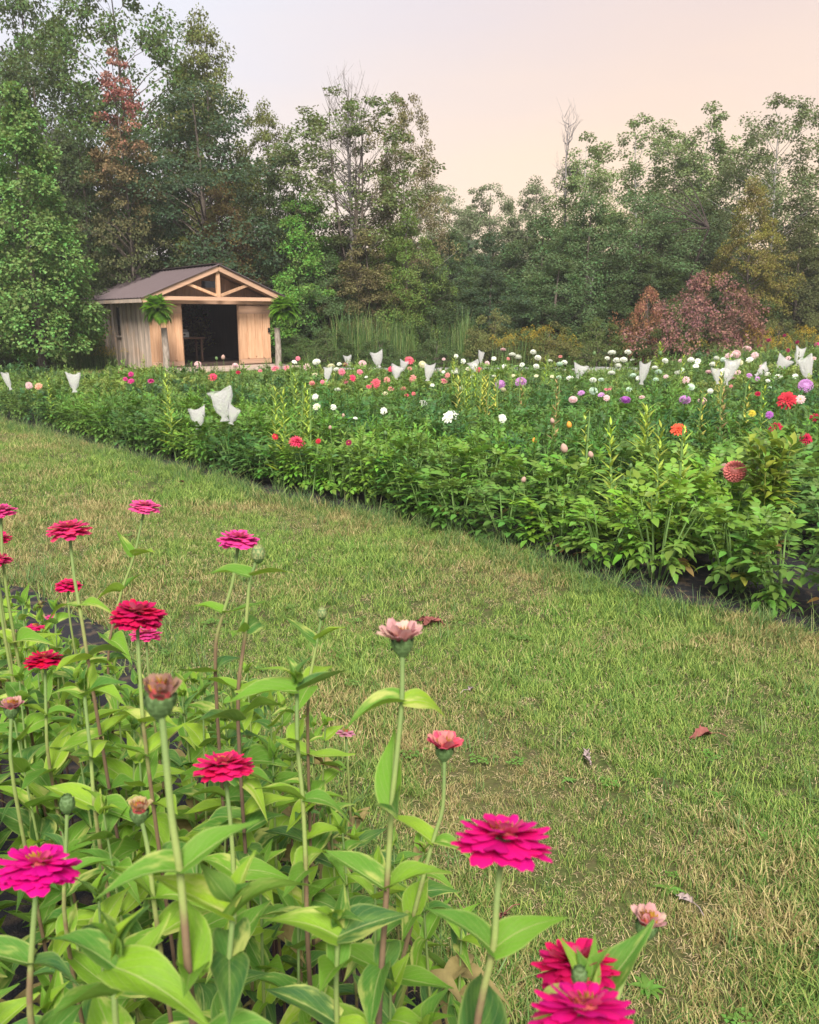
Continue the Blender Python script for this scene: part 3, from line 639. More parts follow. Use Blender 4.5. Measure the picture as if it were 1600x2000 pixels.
# shrubs, sumac, brush
SH = [
 ('sumac_shrub', 'shrub2', 1375, 535, 28.2, 250, (.25, .115, .11), 'wide reddish purple sumac in front of the right treeline', 'shrub'),
 ('sumac_shrub', 'shrub2', 1265, 562, 28.6, 130, (.30, .14, .09), 'smaller orange-red sumac at the left end of the big one', 'shrub'),
 ('sumac_shrub', 'shrub2', 1455, 575, 28.4, 110, (.18, .09, .075), 'dull red sumac at the right end of the big one', 'shrub'),
 ('brushy_shrub', 'shrub2', 1330, 590, 27.9, 110, (.11, .15, .05), 'green shrub growing up into the middle of the reddish sumac', 'shrub'),
 ('brushy_shrub', 'shrub1', 965, 605, 28.4, 110, (.14, .15, .05), 'yellow-green brushy shrub in the middle of the wood edge', 'shrub'),
 ('brushy_shrub', 'shrub1', 1075, 630, 28, 130, (.13, .13, .04), 'olive shrub with golden tips right of the brushy shrub', 'shrub'),
 ('brushy_shrub', 'shrub1', 1170, 622, 28.2, 120, (.10, .13, .04), 'green shrub left of the sumac', 'shrub'),
 ('brushy_shrub', 'shrub1', 1290, 640, 27.8, 130, (.07, .10, .03), 'dark low shrub under the sumac', 'shrub'),
 ('brushy_shrub', 'shrub1', 1400, 642, 27.8, 130, (.09, .11, .035), 'low green shrub at the sumac foot', 'shrub'),
 ('brushy_shrub', 'shrub1', 640, 640, 28.4, 110, (.08, .12, .04), 'low shrub right of the shed by the reeds', 'shrub'),
 ('brushy_shrub', 'shrub1', 575, 655, 29, 100, (.08, .12, .04), 'low shrub behind the right fern post', 'shrub'),
 ('brushy_shrub', 'shrub1', 740, 660, 28.2, 110, (.07, .11, .04), 'green shrub at the foot of the reeds', 'shrub'),
 ('brushy_shrub', 'shrub1', 850, 662, 28.0, 120, (.07, .11, .04), 'dark green shrub right of the reeds', 'shrub'),
 ('brushy_shrub', 'shrub1', 60, 660, 27, 150, (.07, .10, .035), 'dark shrub at the left behind the bed', 'shrub'),
 ('brushy_shrub', 'shrub1', -40, 630, 26, 160, (.07, .11, .035), 'leafy shrub at the left edge', 'shrub'),
 ('brushy_shrub', 'shrub1', 165, 640, 29, 130, (.11, .14, .04), 'shrub under the goldenrod left of the shed', 'shrub'),
 ('brushy_shrub', 'shrub1', 1520, 625, 28.5, 130, (.13, .14, .05), 'olive shrub at the right wood edge', 'shrub'),
 ('brushy_shrub', 'shrub1', 1620, 615, 28.5, 130, (.11, .12, .045), 'olive shrub cut by the right edge', 'shrub'),
]
for n_, v, px, ty, Y, wp, c, lb, ct in SH: tree(n_, v, px, ty, Y, wp, c, lb, cat=ct)
# dark screen of far wood
mbp = []
for i in range(34):
    px = -150 + i * 58; mbp.append((px, random.uniform(470, 540)))
mb = MB(); cmV = gen_crown(77, 7.0, 2.6, .0, column, 60, .9, 60, .34)
for i, (px, ty) in enumerate(mbp):
    p = atY(px, ty, 46 + (i % 3) * 3); s_ = p.z / 7.0; mb.inst(rhomb, cmV[1] * 1.0, cmV[0] * np.array([1.1, 1.1, s_]) + np.array([p.x, p.y, 0]))
tag(link('far_wood', mb.mesh('far_wood', M_tree), color=(.05, .075, .04)), 'dark mass of distant wood seen between the trunks', kind='stuff')

# goldenrod, reeds and meadow
def goldenrod_mesh(seed, n=26, h=1.3, rad=.6):
    r = random.Random(seed); mb = MB(); lf = leaf_t(1, 2, .11, .025, lance, .2, .1); P_, Fm = [], []
    for i in range(n):
        a = r.uniform(0, 6.28); q = rad * math.sqrt(r.random()); b = Vector((q * math.cos(a), q * math.sin(a), 0)); top = b + Vector((r.uniform(-.2, .2), r.uniform(-.2, .2), h * r.uniform(.65, 1))); mb.tube([b, b.lerp(top, .5), top], [.007, .006, .003], 3, False)
        for k in range(16):
            t = k / 16 * .85 + .1; ang = r.uniform(0, 6.28); P_.append(b.lerp(top, t)); Fm.append(np.array(frame1((math.cos(ang), math.sin(ang), .25), (0, 0, 1))) * r.uniform(.7, 1.2))
        for k in range(46):
            t = r.random(); ang = r.uniform(0, 6.28); rr = .16 * (1 - t); pp = top + Vector((math.cos(ang) * rr, math.sin(ang) * rr, -.05 + .22 * t)); mb.inst(rhomb, np.array([np.array(frame1((math.cos(ang), math.sin(ang), .4), (0, 0, 1))) * .035]), np.array([tuple(pp)]), 1)
    mb.inst(lf, np.array(Fm), np.array([tuple(p) for p in P_]), 2); return mb.mesh('goldenrod', [M_greenstem, M_yellow, M_dahlia])
GOLD = []
GR = [goldenrod_mesh(1), goldenrod_mesh(2, 20, 1.1)]
for i, (px, py, Y, s) in enumerate([(170, 640, 27.5, 1.2), (195, 655, 28.5, 1.1), (130, 668, 27, .9), (205, 672, 26.5, .8), (1045, 640, 27.6, .9), (1100, 645, 27.7, .8), (1480, 640, 27.5, .9), (1540, 645, 27.6, .9), (1590, 640, 27.4, 1.), (1350, 655, 27.2, .8), (985, 655, 27.6, .8), (1510, 652, 26.9, .8)]):
    p = atY(px, 650, Y); o = link('goldenrod', GR[i % 2], loc=(p.x, Y, 0), color=(.08, .13, .04)); z = atY(px, py, Y).z; o.scale = (s, s, max(.5, z / 1.35)); o.rotation_euler[2] = i
    tag(o, cat='wildflower', group='goldenrod clumps'); GOLD.append((px, o, 'yellow goldenrod clump ' + ('left of the shed' if px < 300 else 'by the brushy shrubs' if px < 1200 else 'right of the sumac')))
def reed_me():
    return blades(40, .35, 2.0, .035, .22, M_edge, 55, segs=3)
P3 = np.array([tuple(atY(random.uniform(660, 920), 700, Y := random.uniform(28.6, 30)) * Vector((1, 1, 0)).length * 0 + Vector((atY(random.uniform(660, 920), 700, 29.2).x, Y, 0))) for _ in range(80)])
scatter('reeds', P3, np.stack([np.zeros(80), np.zeros(80), rng.uniform(0, 6.28, 80)], 1), rng.uniform(.55, 1.0, 80), reed_me(), 'tall green reeds in front of the dark centre of the wood')
nm = 1500; xm = rng.uniform(-22, 26, nm); ym = rng.uniform(26.0, 31, nm) + np.where(np.abs(xm + 6.5) < 3.2, 8, 0)
okm = ~((xm > -3) & (ym < 28.5)); xm, ym = xm[okm], ym[okm]; nm = len(xm)
scatter('meadow_grass', np.stack([xm, ym, np.zeros(nm)], 1), np.stack([np.zeros(nm), np.zeros(nm), rng.uniform(0, 6.28, nm)], 1), rng.uniform(.35, .8, nm), blades(40, .28, 1.0, .022, .5, M_edge, 56, segs=2), 'rough tall meadow grass along the wood edge')

# ------------------------------------------------------------------ shed
SW, SL, EH, PK = 4.06, 5.9, 2.26, 3.08      # width, length, eave, ridge
c0 = atY(298, 722, 25.4)
shed = empty('garden_shed', (c0.x, 25.4, 0), R(38), label='small timber shed with open sliding doors and brown metal roof at the wood edge', cat='shed')
def part(name, mb, m, parent, smooth=False): return link(name, mb.mesh(name, m, smooth), parent)
def pbox(name, x0, x1, y0, y1, z0, z1, m, parent=shed): mb = MB(); mb.box(x0, x1, y0, y1, z0, z1); return part(name, mb, m, parent)
def slope_z(x): return PK - abs(x - SW / 2) * (PK - EH) / (SW / 2)
# left wall: narrow weathered boards, gap strips
nb_ = 30; bw = SL / nb_
for i in range(nb_):
    y0 = i * bw
    if 12 <= i <= 13:      # narrow window opening
        pbox('plank', -.03 - (i % 2) * .02, .0, y0, y0 + bw - .012, .1, 1.05, M_grey); pbox('plank', -.03 - (i % 2) * .02, 0, y0, y0 + bw - .012, 1.95, EH - .02, M_grey); continue
    pbox('plank', -.03 - (i % 2) * .04, .0, y0, y0 + bw - .025, .06 + random.uniform(-.02, .03), EH - .02, M_grey)
wf = pbox('window', -.02, .0, 12 * bw, 14 * bw, 1.05, 1.95, M_glass)
for nm_, a in (('sill', (-.09, .0, 12 * bw - .08, 14 * bw + .06, 1.0, 1.048)), ('frame', (-.07, -.052, 12 * bw - .05, 12 * bw, 1.05, 1.98)), ('frame', (-.07, -.052, 14 * bw, 14 * bw + .05, 1.05, 1.98))):
    pbox(nm_, *a, M_log, wf)
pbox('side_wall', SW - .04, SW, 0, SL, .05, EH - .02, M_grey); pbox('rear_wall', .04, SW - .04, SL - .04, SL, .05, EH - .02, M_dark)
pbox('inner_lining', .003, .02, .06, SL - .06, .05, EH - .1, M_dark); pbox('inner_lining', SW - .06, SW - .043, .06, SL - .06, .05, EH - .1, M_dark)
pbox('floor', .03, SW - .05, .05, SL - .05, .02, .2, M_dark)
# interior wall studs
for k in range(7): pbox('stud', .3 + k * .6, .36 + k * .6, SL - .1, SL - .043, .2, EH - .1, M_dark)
DX0, DX1, DT = .98, 2.92, 2.02
# front boards left and right of opening (two layers, recessed)
for k in range(4): pbox('plank', .0 + k * .262, .255 + k * .262, -.02, .03, .12, DT + .02, M_cedar)
for k in range(4): pbox('plank', DX1 + .01 + k * .28, DX1 + .27 + k * .28, -.02, .03, .12, DT + .02, M_cedar)
def door(x0, x1, y, n):
    d = pbox('sliding_door', x0, x1, y, y + .02, .16, DT - .02, M_cedar); wv = (x1 - x0) / n
    for k in range(n): pbox('plank', x0 + k * wv + .012, x0 + (k + 1) * wv - .012, y - .022, y - .002, .32, DT - .28, M_cedar, d)
    for k in range(1, n): pbox('batten', x0 + k * wv - .025, x0 + k * wv + .025, y - .042, y - .024, .32 + random.uniform(0, .1), DT - .28 - (.55 if k % 2 else .8), M_cedar, d)
    pbox('rail', x0, x1, y - .03, y - .002, DT - .27, DT - .03, M_cedarx, d); pbox('rail', x0, x1, y - .03, y - .002, .16, .31, M_cedarx, d); return d
door(-.02, DX0, -.10, 4); dr = door(DX1, SW - .02, -.10, 4)
pbox('latch', SW - .12, SW - .06, -.17, -.132, 1.15, 1.3, M_iron, dr)
pbox('door_jamb', DX0 - .06, DX0 - .004, -.055, -.022, .16, DT, M_cedarx); pbox('door_jamb', DX1 + .004, DX1 + .06, -.055, -.022, .16, DT, M_cedarx)
pbox('door_header', -.05, SW + .05, -.16, .04, DT + .022, EH - .1, M_cedarx)
# gable infill boards
n = 18; gw = SW / n
for k in range(n):
    xa, xb = k * gw + .004, (k + 1) * gw - .004; za, zb = slope_z(xa) - .05, slope_z(xb) - .05; zz = EH - .098
    if min(za, zb) <= zz + .01: continue
    if 8 <= k <= 9: zz2 = zz + .12
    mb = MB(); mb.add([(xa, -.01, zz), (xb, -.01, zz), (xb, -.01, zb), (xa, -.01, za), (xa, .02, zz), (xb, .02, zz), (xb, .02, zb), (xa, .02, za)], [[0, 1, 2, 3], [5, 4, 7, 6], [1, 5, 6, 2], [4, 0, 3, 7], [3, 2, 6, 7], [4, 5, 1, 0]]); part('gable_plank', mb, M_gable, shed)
pbox('gable_vent', SW / 2 - .28, SW / 2 + .28, -.03, -.012, EH + .28, EH + .48, M_glass)
# truss in the front overhang
OV = -.62
pbox('tie_beam', -.02, SW + .02, OV, OV + .09, EH - .12, EH - .01, M_cedarx)
mb = MB(); mb.box(SW / 2 - .06, SW / 2 + .06, OV + .005, OV + .085, EH - .008, PK - .06); part('king_post', mb, M_cedar, shed)
for sg in (-1, 1):
    mb = MB(); mb.bar((SW / 2 + sg * .07, OV + .045, EH + .03), (SW / 2 + sg * 1.05, OV + .045, EH + .38), .08, .11, (0, 1, 0)); part('strut', mb, M_cedar, shed)
    e = .42; xo = SW / 2 + sg * (SW / 2 + e); zo = slope_z(xo)
    mb = MB(); mb.bar((SW / 2 + sg * .003, OV - .05, PK + .03), (xo, OV - .05, zo + .03), .035, .17, (0, 0, 1)); part('fascia_board', mb, M_cedarx, shed)
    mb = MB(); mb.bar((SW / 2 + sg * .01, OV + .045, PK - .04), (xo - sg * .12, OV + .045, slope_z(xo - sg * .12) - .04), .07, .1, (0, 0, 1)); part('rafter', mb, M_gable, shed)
    # roof panel with ribs
    rp = Vector((SW / 2, 0, PK + .12)); re = Vector((xo + sg * .04, 0, zo + .10)); mb = MB(); yb, yf = SL + .35, OV - .09; prof = []; NR = 26
    d = (re - rp); nrm = Vector((sg * abs(d.z), 0, abs(d.x))).normalized(); V = []; 
    for k in range(NR + 1):
        yy = yf + (yb - yf) * k / NR
        for dy, hh in ((-.03, 0), (-.012, .03), (.012, .03), (.03, 0)): V.append((yy + dy, hh))
    vs = []
    for yy, hh in V:
        a = rp + nrm * hh; b = re + nrm * hh; vs += [(a.x, yy, a.z), (b.x, yy, b.z)]
    Fc = [[2 * i, 2 * i + 1, 2 * i + 3, 2 * i + 2] for i in range(len(V) - 1)]; mb.add(vs, Fc)
    lo = nrm * -.025; mb.add([(rp.x, yf, rp.z + lo.z), (re.x + lo.x, yf, re.z + lo.z), (re.x + lo.x, yb, re.z + lo.z), (rp.x, yb, rp.z + lo.z)], [[0, 1, 2, 3]]); part('roof', mb, M_roof, shed)
    mb = MB(); mb.box(min(xo, xo + sg * .03), max(xo, xo + sg * .03), OV - .02, SL + .3, zo - .03, zo + .075); part('eave_board', mb, M_grey, shed)
    # soffit
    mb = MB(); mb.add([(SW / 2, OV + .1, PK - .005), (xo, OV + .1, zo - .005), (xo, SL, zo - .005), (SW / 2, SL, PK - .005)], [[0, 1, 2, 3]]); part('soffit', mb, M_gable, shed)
mb = MB(); mb.bar((SW / 2, OV - .1, PK + .158), (SW / 2, SL + .36, PK + .158), .3, .02); part('ridge_cap', mb, M_roof, shed)
# deck
for k in range(10): pbox('deck_plank', -.1, SW + .2, -.22 - (k + 1) * .15, -.22 - k * .15 - .01, .05, .13, M_grey)
# contents of the shed
tb = empty('wooden_table', (0, 0, 0), label='rough wooden table inside the dark shed doorway', cat='table')
Ms = Matrix.Translation(shed.location) @ Matrix.Rotation(R(38), 4, 'Z')
tb.location = Ms @ Vector((1.75, 1.7, .2)); tb.rotation_euler = (0, 0, R(38))
M_table = wood_mat('table_timber', (.25, .15, .10), (.16, .09, .06), (.1, .06, .05), 0, .4)
pbox('tabletop', -.65, .65, -.3, .3, .74, .79, M_table, tb)
for sx_ in (-.58, .52):
    for sy in (-.25, .2): pbox('leg', sx_, sx_ + .06, sy, sy + .06, 0, .739, M_table, tb)
bx_ = empty('cash_box', Ms @ Vector((1.72, 1.62, .992)), R(35), label='small whitish box with slanted lid on the shed table', cat='box')
mb = MB(); mb.add([(-.18, -.1, 0), (.18, -.1, 0), (.18, .1, 0), (-.18, .1, 0), (-.18, -.1, .16), (.18, -.1, .16), (.18, .1, .26), (-.18, .1, .26)], [[0, 3, 2, 1], [4, 5, 6, 7], [0, 1, 5, 4], [1, 2, 6, 5], [2, 3, 7, 6], [3, 0, 4, 7]]); part('box_body', mb, M_white, bx_)
pbox('slot', -.06, .06, -.106, -.102, .06, .11, M_iron, bx_)
vs_ = empty('flower_jar', Ms @ Vector((1.95, 1.75, .992)), 0, label='jar of pink flowers standing on the shed table', cat='vase')
mb = MB(); mb.lathe([(.0, 0), (.04, 0), (.045, .06), (.035, .12), (.03, .14)], 10); part('jar', mb, M_white, vs_)
# old tool on the left wall corner
mb = MB(); yy = SL - .22
mb.tube([(-.1, yy, .05), (-.12, yy - .02, .6), (-.14, yy - .18, .95), (-.12, yy - .1, 1.3), (-.1, yy, 1.38)], [.03, .028, .026, .026, .02], 7); mb.tube([(-.1, yy + .05, 1.38), (-.12, yy - .38, 1.40)], [.03, .018], 6); mb.tube([(-.1, yy - .4, .12), (-.12, yy - .25, .5), (-.13, yy - .3, .9)], [.05, .03, .02], 6)
o = part('scythe', mb, M_log, None, True); o.matrix_world = Ms; o.location = Ms.translation; o.rotation_euler = (0, 0, R(38)); tag(o, 'old grey wooden tool handle leaning on the back corner of the shed wall', 'tool')

# fern posts
def frond_mesh(seed):
    r = random.Random(seed); mb = MB(); L_ = .52; pts = []
    for i in range(9): t = i / 8; pts.append(Vector((0, L_ * t * (1 - .22 * t), .16 * t - .34 * t * t)))
    mb.tube(pts, [.004] * 9, 3, False); lf = leaf_t(1, 1, 1, .36, lambda t: 1 - .8 * t, .1, .0)
    Pp = []; Fm = []
    for i in range(1, 26):
        t = i / 26; k = t * 8; a = pts[int(k)].lerp(pts[min(8, int(k) + 1)], k - int(k)); ln = .105 * math.sin(math.pi * min(1, t * .9 + .12)) + .012
        for sg in (-1, 1): Pp.append(tuple(a)); Fm.append(np.array(frame1((sg, .35, -.15), (0, 0, 1))) * ln)
    mb.inst(lf, np.array(Fm), np.array(Pp)); return mb.mesh('frond', M_dahlia)
FR = [frond_mesh(1), frond_mesh(2)]
for px, fpx, lbl, Y in ((320, 308, 'left', 24.3), (541, 556, 'right', 26.0)):
    b = atY(px, 640, Y); pt = atY(px, 640, Y)
    mb = MB(); mb.tube([(0, 0, 0), (.02, 0, pt.z * .5), (0, 0, pt.z)], [.1, .095, .085], 9); o = link('wooden_post', mb.mesh('wooden_post', M_log, True), loc=(b.x, Y, 0)); tag(o, 'grey log post under the fern at the %s side of the shed doors' % lbl, 'post')
    fc = atY(fpx, 606, Y - .15); fe = empty('hanging_fern', (fc.x, fc.y, fc.z), 0, label='bushy green hanging fern in a basket on the %s shed post' % lbl, cat='fern')
    mb = MB(); mb.lathe([(.0, -.22), (.1, -.22), (.15, -.03), (.16, .0), (.0, .0)], 12); part('basket', mb, M_pot, fe)
    mb = MB(); mb.tube([(px and (b.x - fc.x), .15, .1), ((b.x - fc.x) * .5, .1, .3), (0, 0, .28), (0, 0, -.02)], .008, 5); part('bracket', mb, M_iron, fe)
    for i in range(210):
        a = random.uniform(0, 6.28); e = random.uniform(-.7, 1.5); d = Vector((math.cos(a) * math.cos(e), math.sin(a) * math.cos(e), math.sin(e)))
        fo = link('frond', random.choice(FR), fe, color=(.22, .42, .06) if random.random() < .6 else (.10, .22, .04)); fo.matrix_local = Matrix.Translation((d * .03)) @ frame1(d, (0, 0, 1)).to_4x4() @ Matrix.Scale(random.uniform(.8, 1.2), 4)

# ------------------------------------------------------------------ dahlia bushes
CL = [compound(.86, .25, 1), compound(.98, .5, 2), compound(.72, .1, 3)]
CLM = []
SHL = leaf_t(1, 3, .07, .02, lance, .2, .2)
for t in CL: mb = MB(); mb.add(*t); CLM.append(mb.mesh('dahlia_leaf', M_dahlia, True))
def bush_layout(seed, n, Hb=.58, Rb=.33):
    r = random.Random(seed); out = []; stems = []
    for s in range(7):
        a = s / 7 * 6.28 + r.uniform(-.4, .4); q = Rb * r.uniform(.3, .8); stems.append((Vector((math.cos(a) * .04, math.sin(a) * .04, 0)), Vector((math.cos(a) * q, math.sin(a) * q, Hb * r.uniform(.8, 1.0)))))
    for i in range(n):
        b, t = r.choice(stems); k = r.uniform(.16, 1.0) ** .8; p = b.lerp(t, k); p.x += .05 * r.uniform(-1, 1); p.y += .05 * r.uniform(-1, 1)
        a = math.atan2(p.y, p.x) + r.uniform(-1.3, 1.3); e = -.35 + 1.35 * k ** 2 + r.uniform(-.3, .3); d = Vector((math.cos(a) * math.cos(e), math.sin(a) * math.cos(e), math.sin(e)))
        out.append((p, d, r.uniform(.75, 1.2), k))
    return stems, out
def stems_mesh(stems):
    mb = MB()
    for b, t in stems: mb.tube([b, b.lerp(t, .5) + Vector((0, 0, .03)), t], [.008, .006, .004], 5, False)
    return mb.mesh('stems', M_greenstem)
BV = []
for s in range(5):
    st, lay = bush_layout(100 + s, 125); mb = MB()
    for t in range(3):
        sub = lay[t::3]; mb.inst(CL[t], np.array([np.array(frame1(d, (0, 0, 1))) * s_ * .8 for p, d, s_, k in sub]), np.array([tuple(p) for p, d, s_, k in sub]))
    rr = random.Random(s + 50); P_, Fm = [], []
    for k in range(9):
        b_, t_ = rr.choice(st); top = t_ + Vector((rr.uniform(-.08, .08), rr.uniform(-.08, .08), rr.uniform(.06, .24))); mb.tube([t_ * .8, top], [.004, .0025], 3, False)
        for i in range(12):
            f = i / 12; a = rr.uniform(0, 6.28); e = .5 + .5 * f; P_.append(tuple((t_ * .8).lerp(top, f))); Fm.append(np.array(frame1((math.cos(a) * math.cos(e), math.sin(a) * math.cos(e), math.sin(e)), (0, 0, 1))) * rr.uniform(.6, 1.15))
    mb.inst(SHL, np.array(Fm), np.array(P_))
    BV.append((mb.mesh('foliage', M_dahlia, True), stems_mesh(st)))
# positions on a jittered grid aligned with the edge
dirv = (E[0] - E[-2]).normalized(); nv = Vector((-dirv.y, dirv.x, 0)); nv = nv if nv.y > 0 else -nv
o0 = E[-2]; cand = []
for i in range(-14, 62):
    for j in range(0, 60):
        sp_ = .40 if j < 4 else .45
        p = o0 + dirv * (i * .42 + (j % 2) * .2 + random.uniform(-.07, .07)) + nv * (.30 + j * .43 + random.uniform(-.06, .06))
        if not poly_in(bed, np.array([p.x]), np.array([p.y]))[0]: continue
        if poly_in([(-12, 24), (-3.0, 24.0), (-3, 30), (-12, 30)], np.array([p.x]), np.array([p.y]))[0]: continue
        u, v_, d = proj((p.x, p.y, .4))
        if d < .5 or u < -130 or u > 1730: continue
        cand.append((d, p, u, v_, j))
cand.sort(key=lambda c: c[0])
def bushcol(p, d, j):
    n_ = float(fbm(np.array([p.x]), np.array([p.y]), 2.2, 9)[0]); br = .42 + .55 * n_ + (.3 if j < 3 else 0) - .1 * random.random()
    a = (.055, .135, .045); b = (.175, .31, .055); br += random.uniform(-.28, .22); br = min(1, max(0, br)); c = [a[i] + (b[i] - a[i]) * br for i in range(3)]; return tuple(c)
def bush_h(p, d, j):
    n_ = float(fbm(np.array([p.x]), np.array([p.y]), 3.0, 12)[0]); h = 1.0 - .013 * min(d, 18) + .16 * n_ + random.uniform(-.2, .2) + .06 * min(6, max(0, p.x - 5.0)) * (d > 12)
    if j == 0: h *= .85
    return h
AY = atZ(1490, 1105, 0).y
GB = 'leafy dahlia bushes filling the flower field'; nfar = []
for idx, (d, p, u, v_, j) in enumerate(cand):
    h = bush_h(p, d, j); col = bushcol(p, d, j)
    if (u > 1545 and 3.8 < p.y < 5.3 and j in (1, 2)) or (abs(u - 1490) < 65 and -.30 < p.y - AY < .32): continue        # gap with bare ground cover
    if idx < 34:
        t = empty('dahlia_bush', p, random.uniform(0, 6.28), label='leafy dahlia bush without a bloom at the near edge of the flower field', cat='dahlia plant', group='near dahlia bushes along the lawn'); t.scale = (1, 1, h)
        st, lay = bush_layout(200 + idx, 92); link('stems', stems_mesh(st), t)
        for (q, dd, s_, k) in lay:
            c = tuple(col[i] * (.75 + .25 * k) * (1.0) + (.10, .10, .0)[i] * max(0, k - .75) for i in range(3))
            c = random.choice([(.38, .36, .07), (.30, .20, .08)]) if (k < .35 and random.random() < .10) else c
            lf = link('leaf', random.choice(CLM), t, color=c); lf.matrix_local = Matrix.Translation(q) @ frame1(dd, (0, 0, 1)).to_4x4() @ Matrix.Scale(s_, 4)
    elif idx < 300:
        fm, sm = BV[idx % 5]; t = empty('dahlia_bush', p, random.uniform(0, 6.28), label='leafy green dahlia bush in the massed flower field', cat='dahlia plant', group=GB); s_ = random.uniform(.95, 1.15); t.scale = (s_, s_, h); link('foliage', fm, t, color=col); link('stems', sm, t)
    else: nfar.append((p.x, p.y, h, d))
nf = len(nfar); A = np.array(nfar); k5 = rng.integers(0, 5, nf)
farcols = [(.11, .20, .055), (.18, .28, .07), (.06, .13, .05), (.24, .31, .08), (.13, .21, .06)]
for k in range(5):
    q = k5 == k; n = q.sum(); scatter('distant_dahlia_rows', np.stack([A[q, 0], A[q, 1], np.zeros(n)], 1), np.stack([np.zeros(n), np.zeros(n), rng.uniform(0, 6.28, n)], 1), A[q, 2] * rng.uniform(.85, 1.12, n), BV[k][0], 'massed green dahlia foliage in the far rows', color=farcols[k])

# ------------------------------------------------------------------ dahlia blooms
def ball(seed, n=110, Rb=.5, pl=.22, flat=.85, cup=.5, up=0.):
    mb = MB(); pt = leaf_t(2, 2, 1, .62, lambda t: .45 + .55 * math.sin(math.pi * min(1, t * .9 + .12)), -.25, cup); Fm = []; P_ = []; r = random.Random(seed)
    for i in range(n):
        z = 1 - (i + .5) / n * 1.65; a = i * 2.39996; q = math.sqrt(max(0, 1 - z * z)); nrm = Vector((q * math.cos(a), q * math.sin(a), z)); tang = Vector((math.cos(a), math.sin(a), 0)); d = (nrm * (.75 + up) + tang * .6 + Vector((0, 0, .25 * z))).normalized(); sz = pl * (.55 + .6 * q) * r.uniform(.9, 1.1)
        pos = nrm * (Rb - sz * .75); pos.z *= flat; P_.append(tuple(pos)); Fm.append(np.array(frame1(d, Vector((0, 0, 1)) + nrm * .4)) * sz)
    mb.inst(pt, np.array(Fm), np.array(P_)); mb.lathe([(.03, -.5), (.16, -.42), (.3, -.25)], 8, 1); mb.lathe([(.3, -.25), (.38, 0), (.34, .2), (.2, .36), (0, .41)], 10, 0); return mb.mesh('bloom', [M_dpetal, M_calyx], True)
def decorative(seed, rings=((15, .5, -.1), (13, .42, .2), (11, .33, .5), (8, .22, .85), (5, .13, 1.2)), wd=.42, centre=True):
    mb = MB(); pt = leaf_t(2, 3, 1, wd, lambda t: max(.08, math.sin(math.pi * (t * .88 + .08)) ** .7), .15, .35); r = random.Random(seed); Fm = []; P_ = []
    for k, (n, L_, el_) in enumerate(rings):
        for i in range(n):
            a = (i + .5 * (k % 2)) / n * 6.283 + r.uniform(-.06, .06); e = el_ + r.uniform(-.12, .12); d = Vector((math.cos(a) * math.cos(e), math.sin(a) * math.cos(e), math.sin(e))); Fm.append(np.array(frame1(d, (0, 0, 1))) * L_ * r.uniform(.9, 1.08)); P_.append((0, 0, .03 * k))
    mb.inst(pt, np.array(Fm), np.array(P_)); mb.lathe([(0, -.14), (.07, -.13), (.13, -.03), (.1, .02), (0, .03)], 8, 1)
    if centre: mb.lathe([(.0, .16), (.06, .15), (.08, .1), (.0, .08)], 8, 2)
    return mb.mesh('bloom', [M_dpetal, M_calyx, M_disc], True)
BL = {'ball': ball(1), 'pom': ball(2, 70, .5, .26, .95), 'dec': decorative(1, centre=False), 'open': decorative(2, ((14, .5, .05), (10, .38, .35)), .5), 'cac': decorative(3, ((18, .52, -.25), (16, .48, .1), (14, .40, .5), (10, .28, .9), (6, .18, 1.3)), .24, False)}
WH = (.78, .80, .70); PK_ = (.72, .22, .28); CO = (.68, .13, .17); HP = (.72, .06, .14); LI = (.55, .28, .56); PP = (.72, .50, .50); CR = (.45, .015, .06); RR = (.52, .03, .05); PU = (.40, .12, .45); SA = (.66, .28, .25); PE = (.74, .38, .26); MA = (.55, .05, .22); DC = (.22, .01, .05); YE = (.6, .5, .06); GW = (.58, .72, .58)
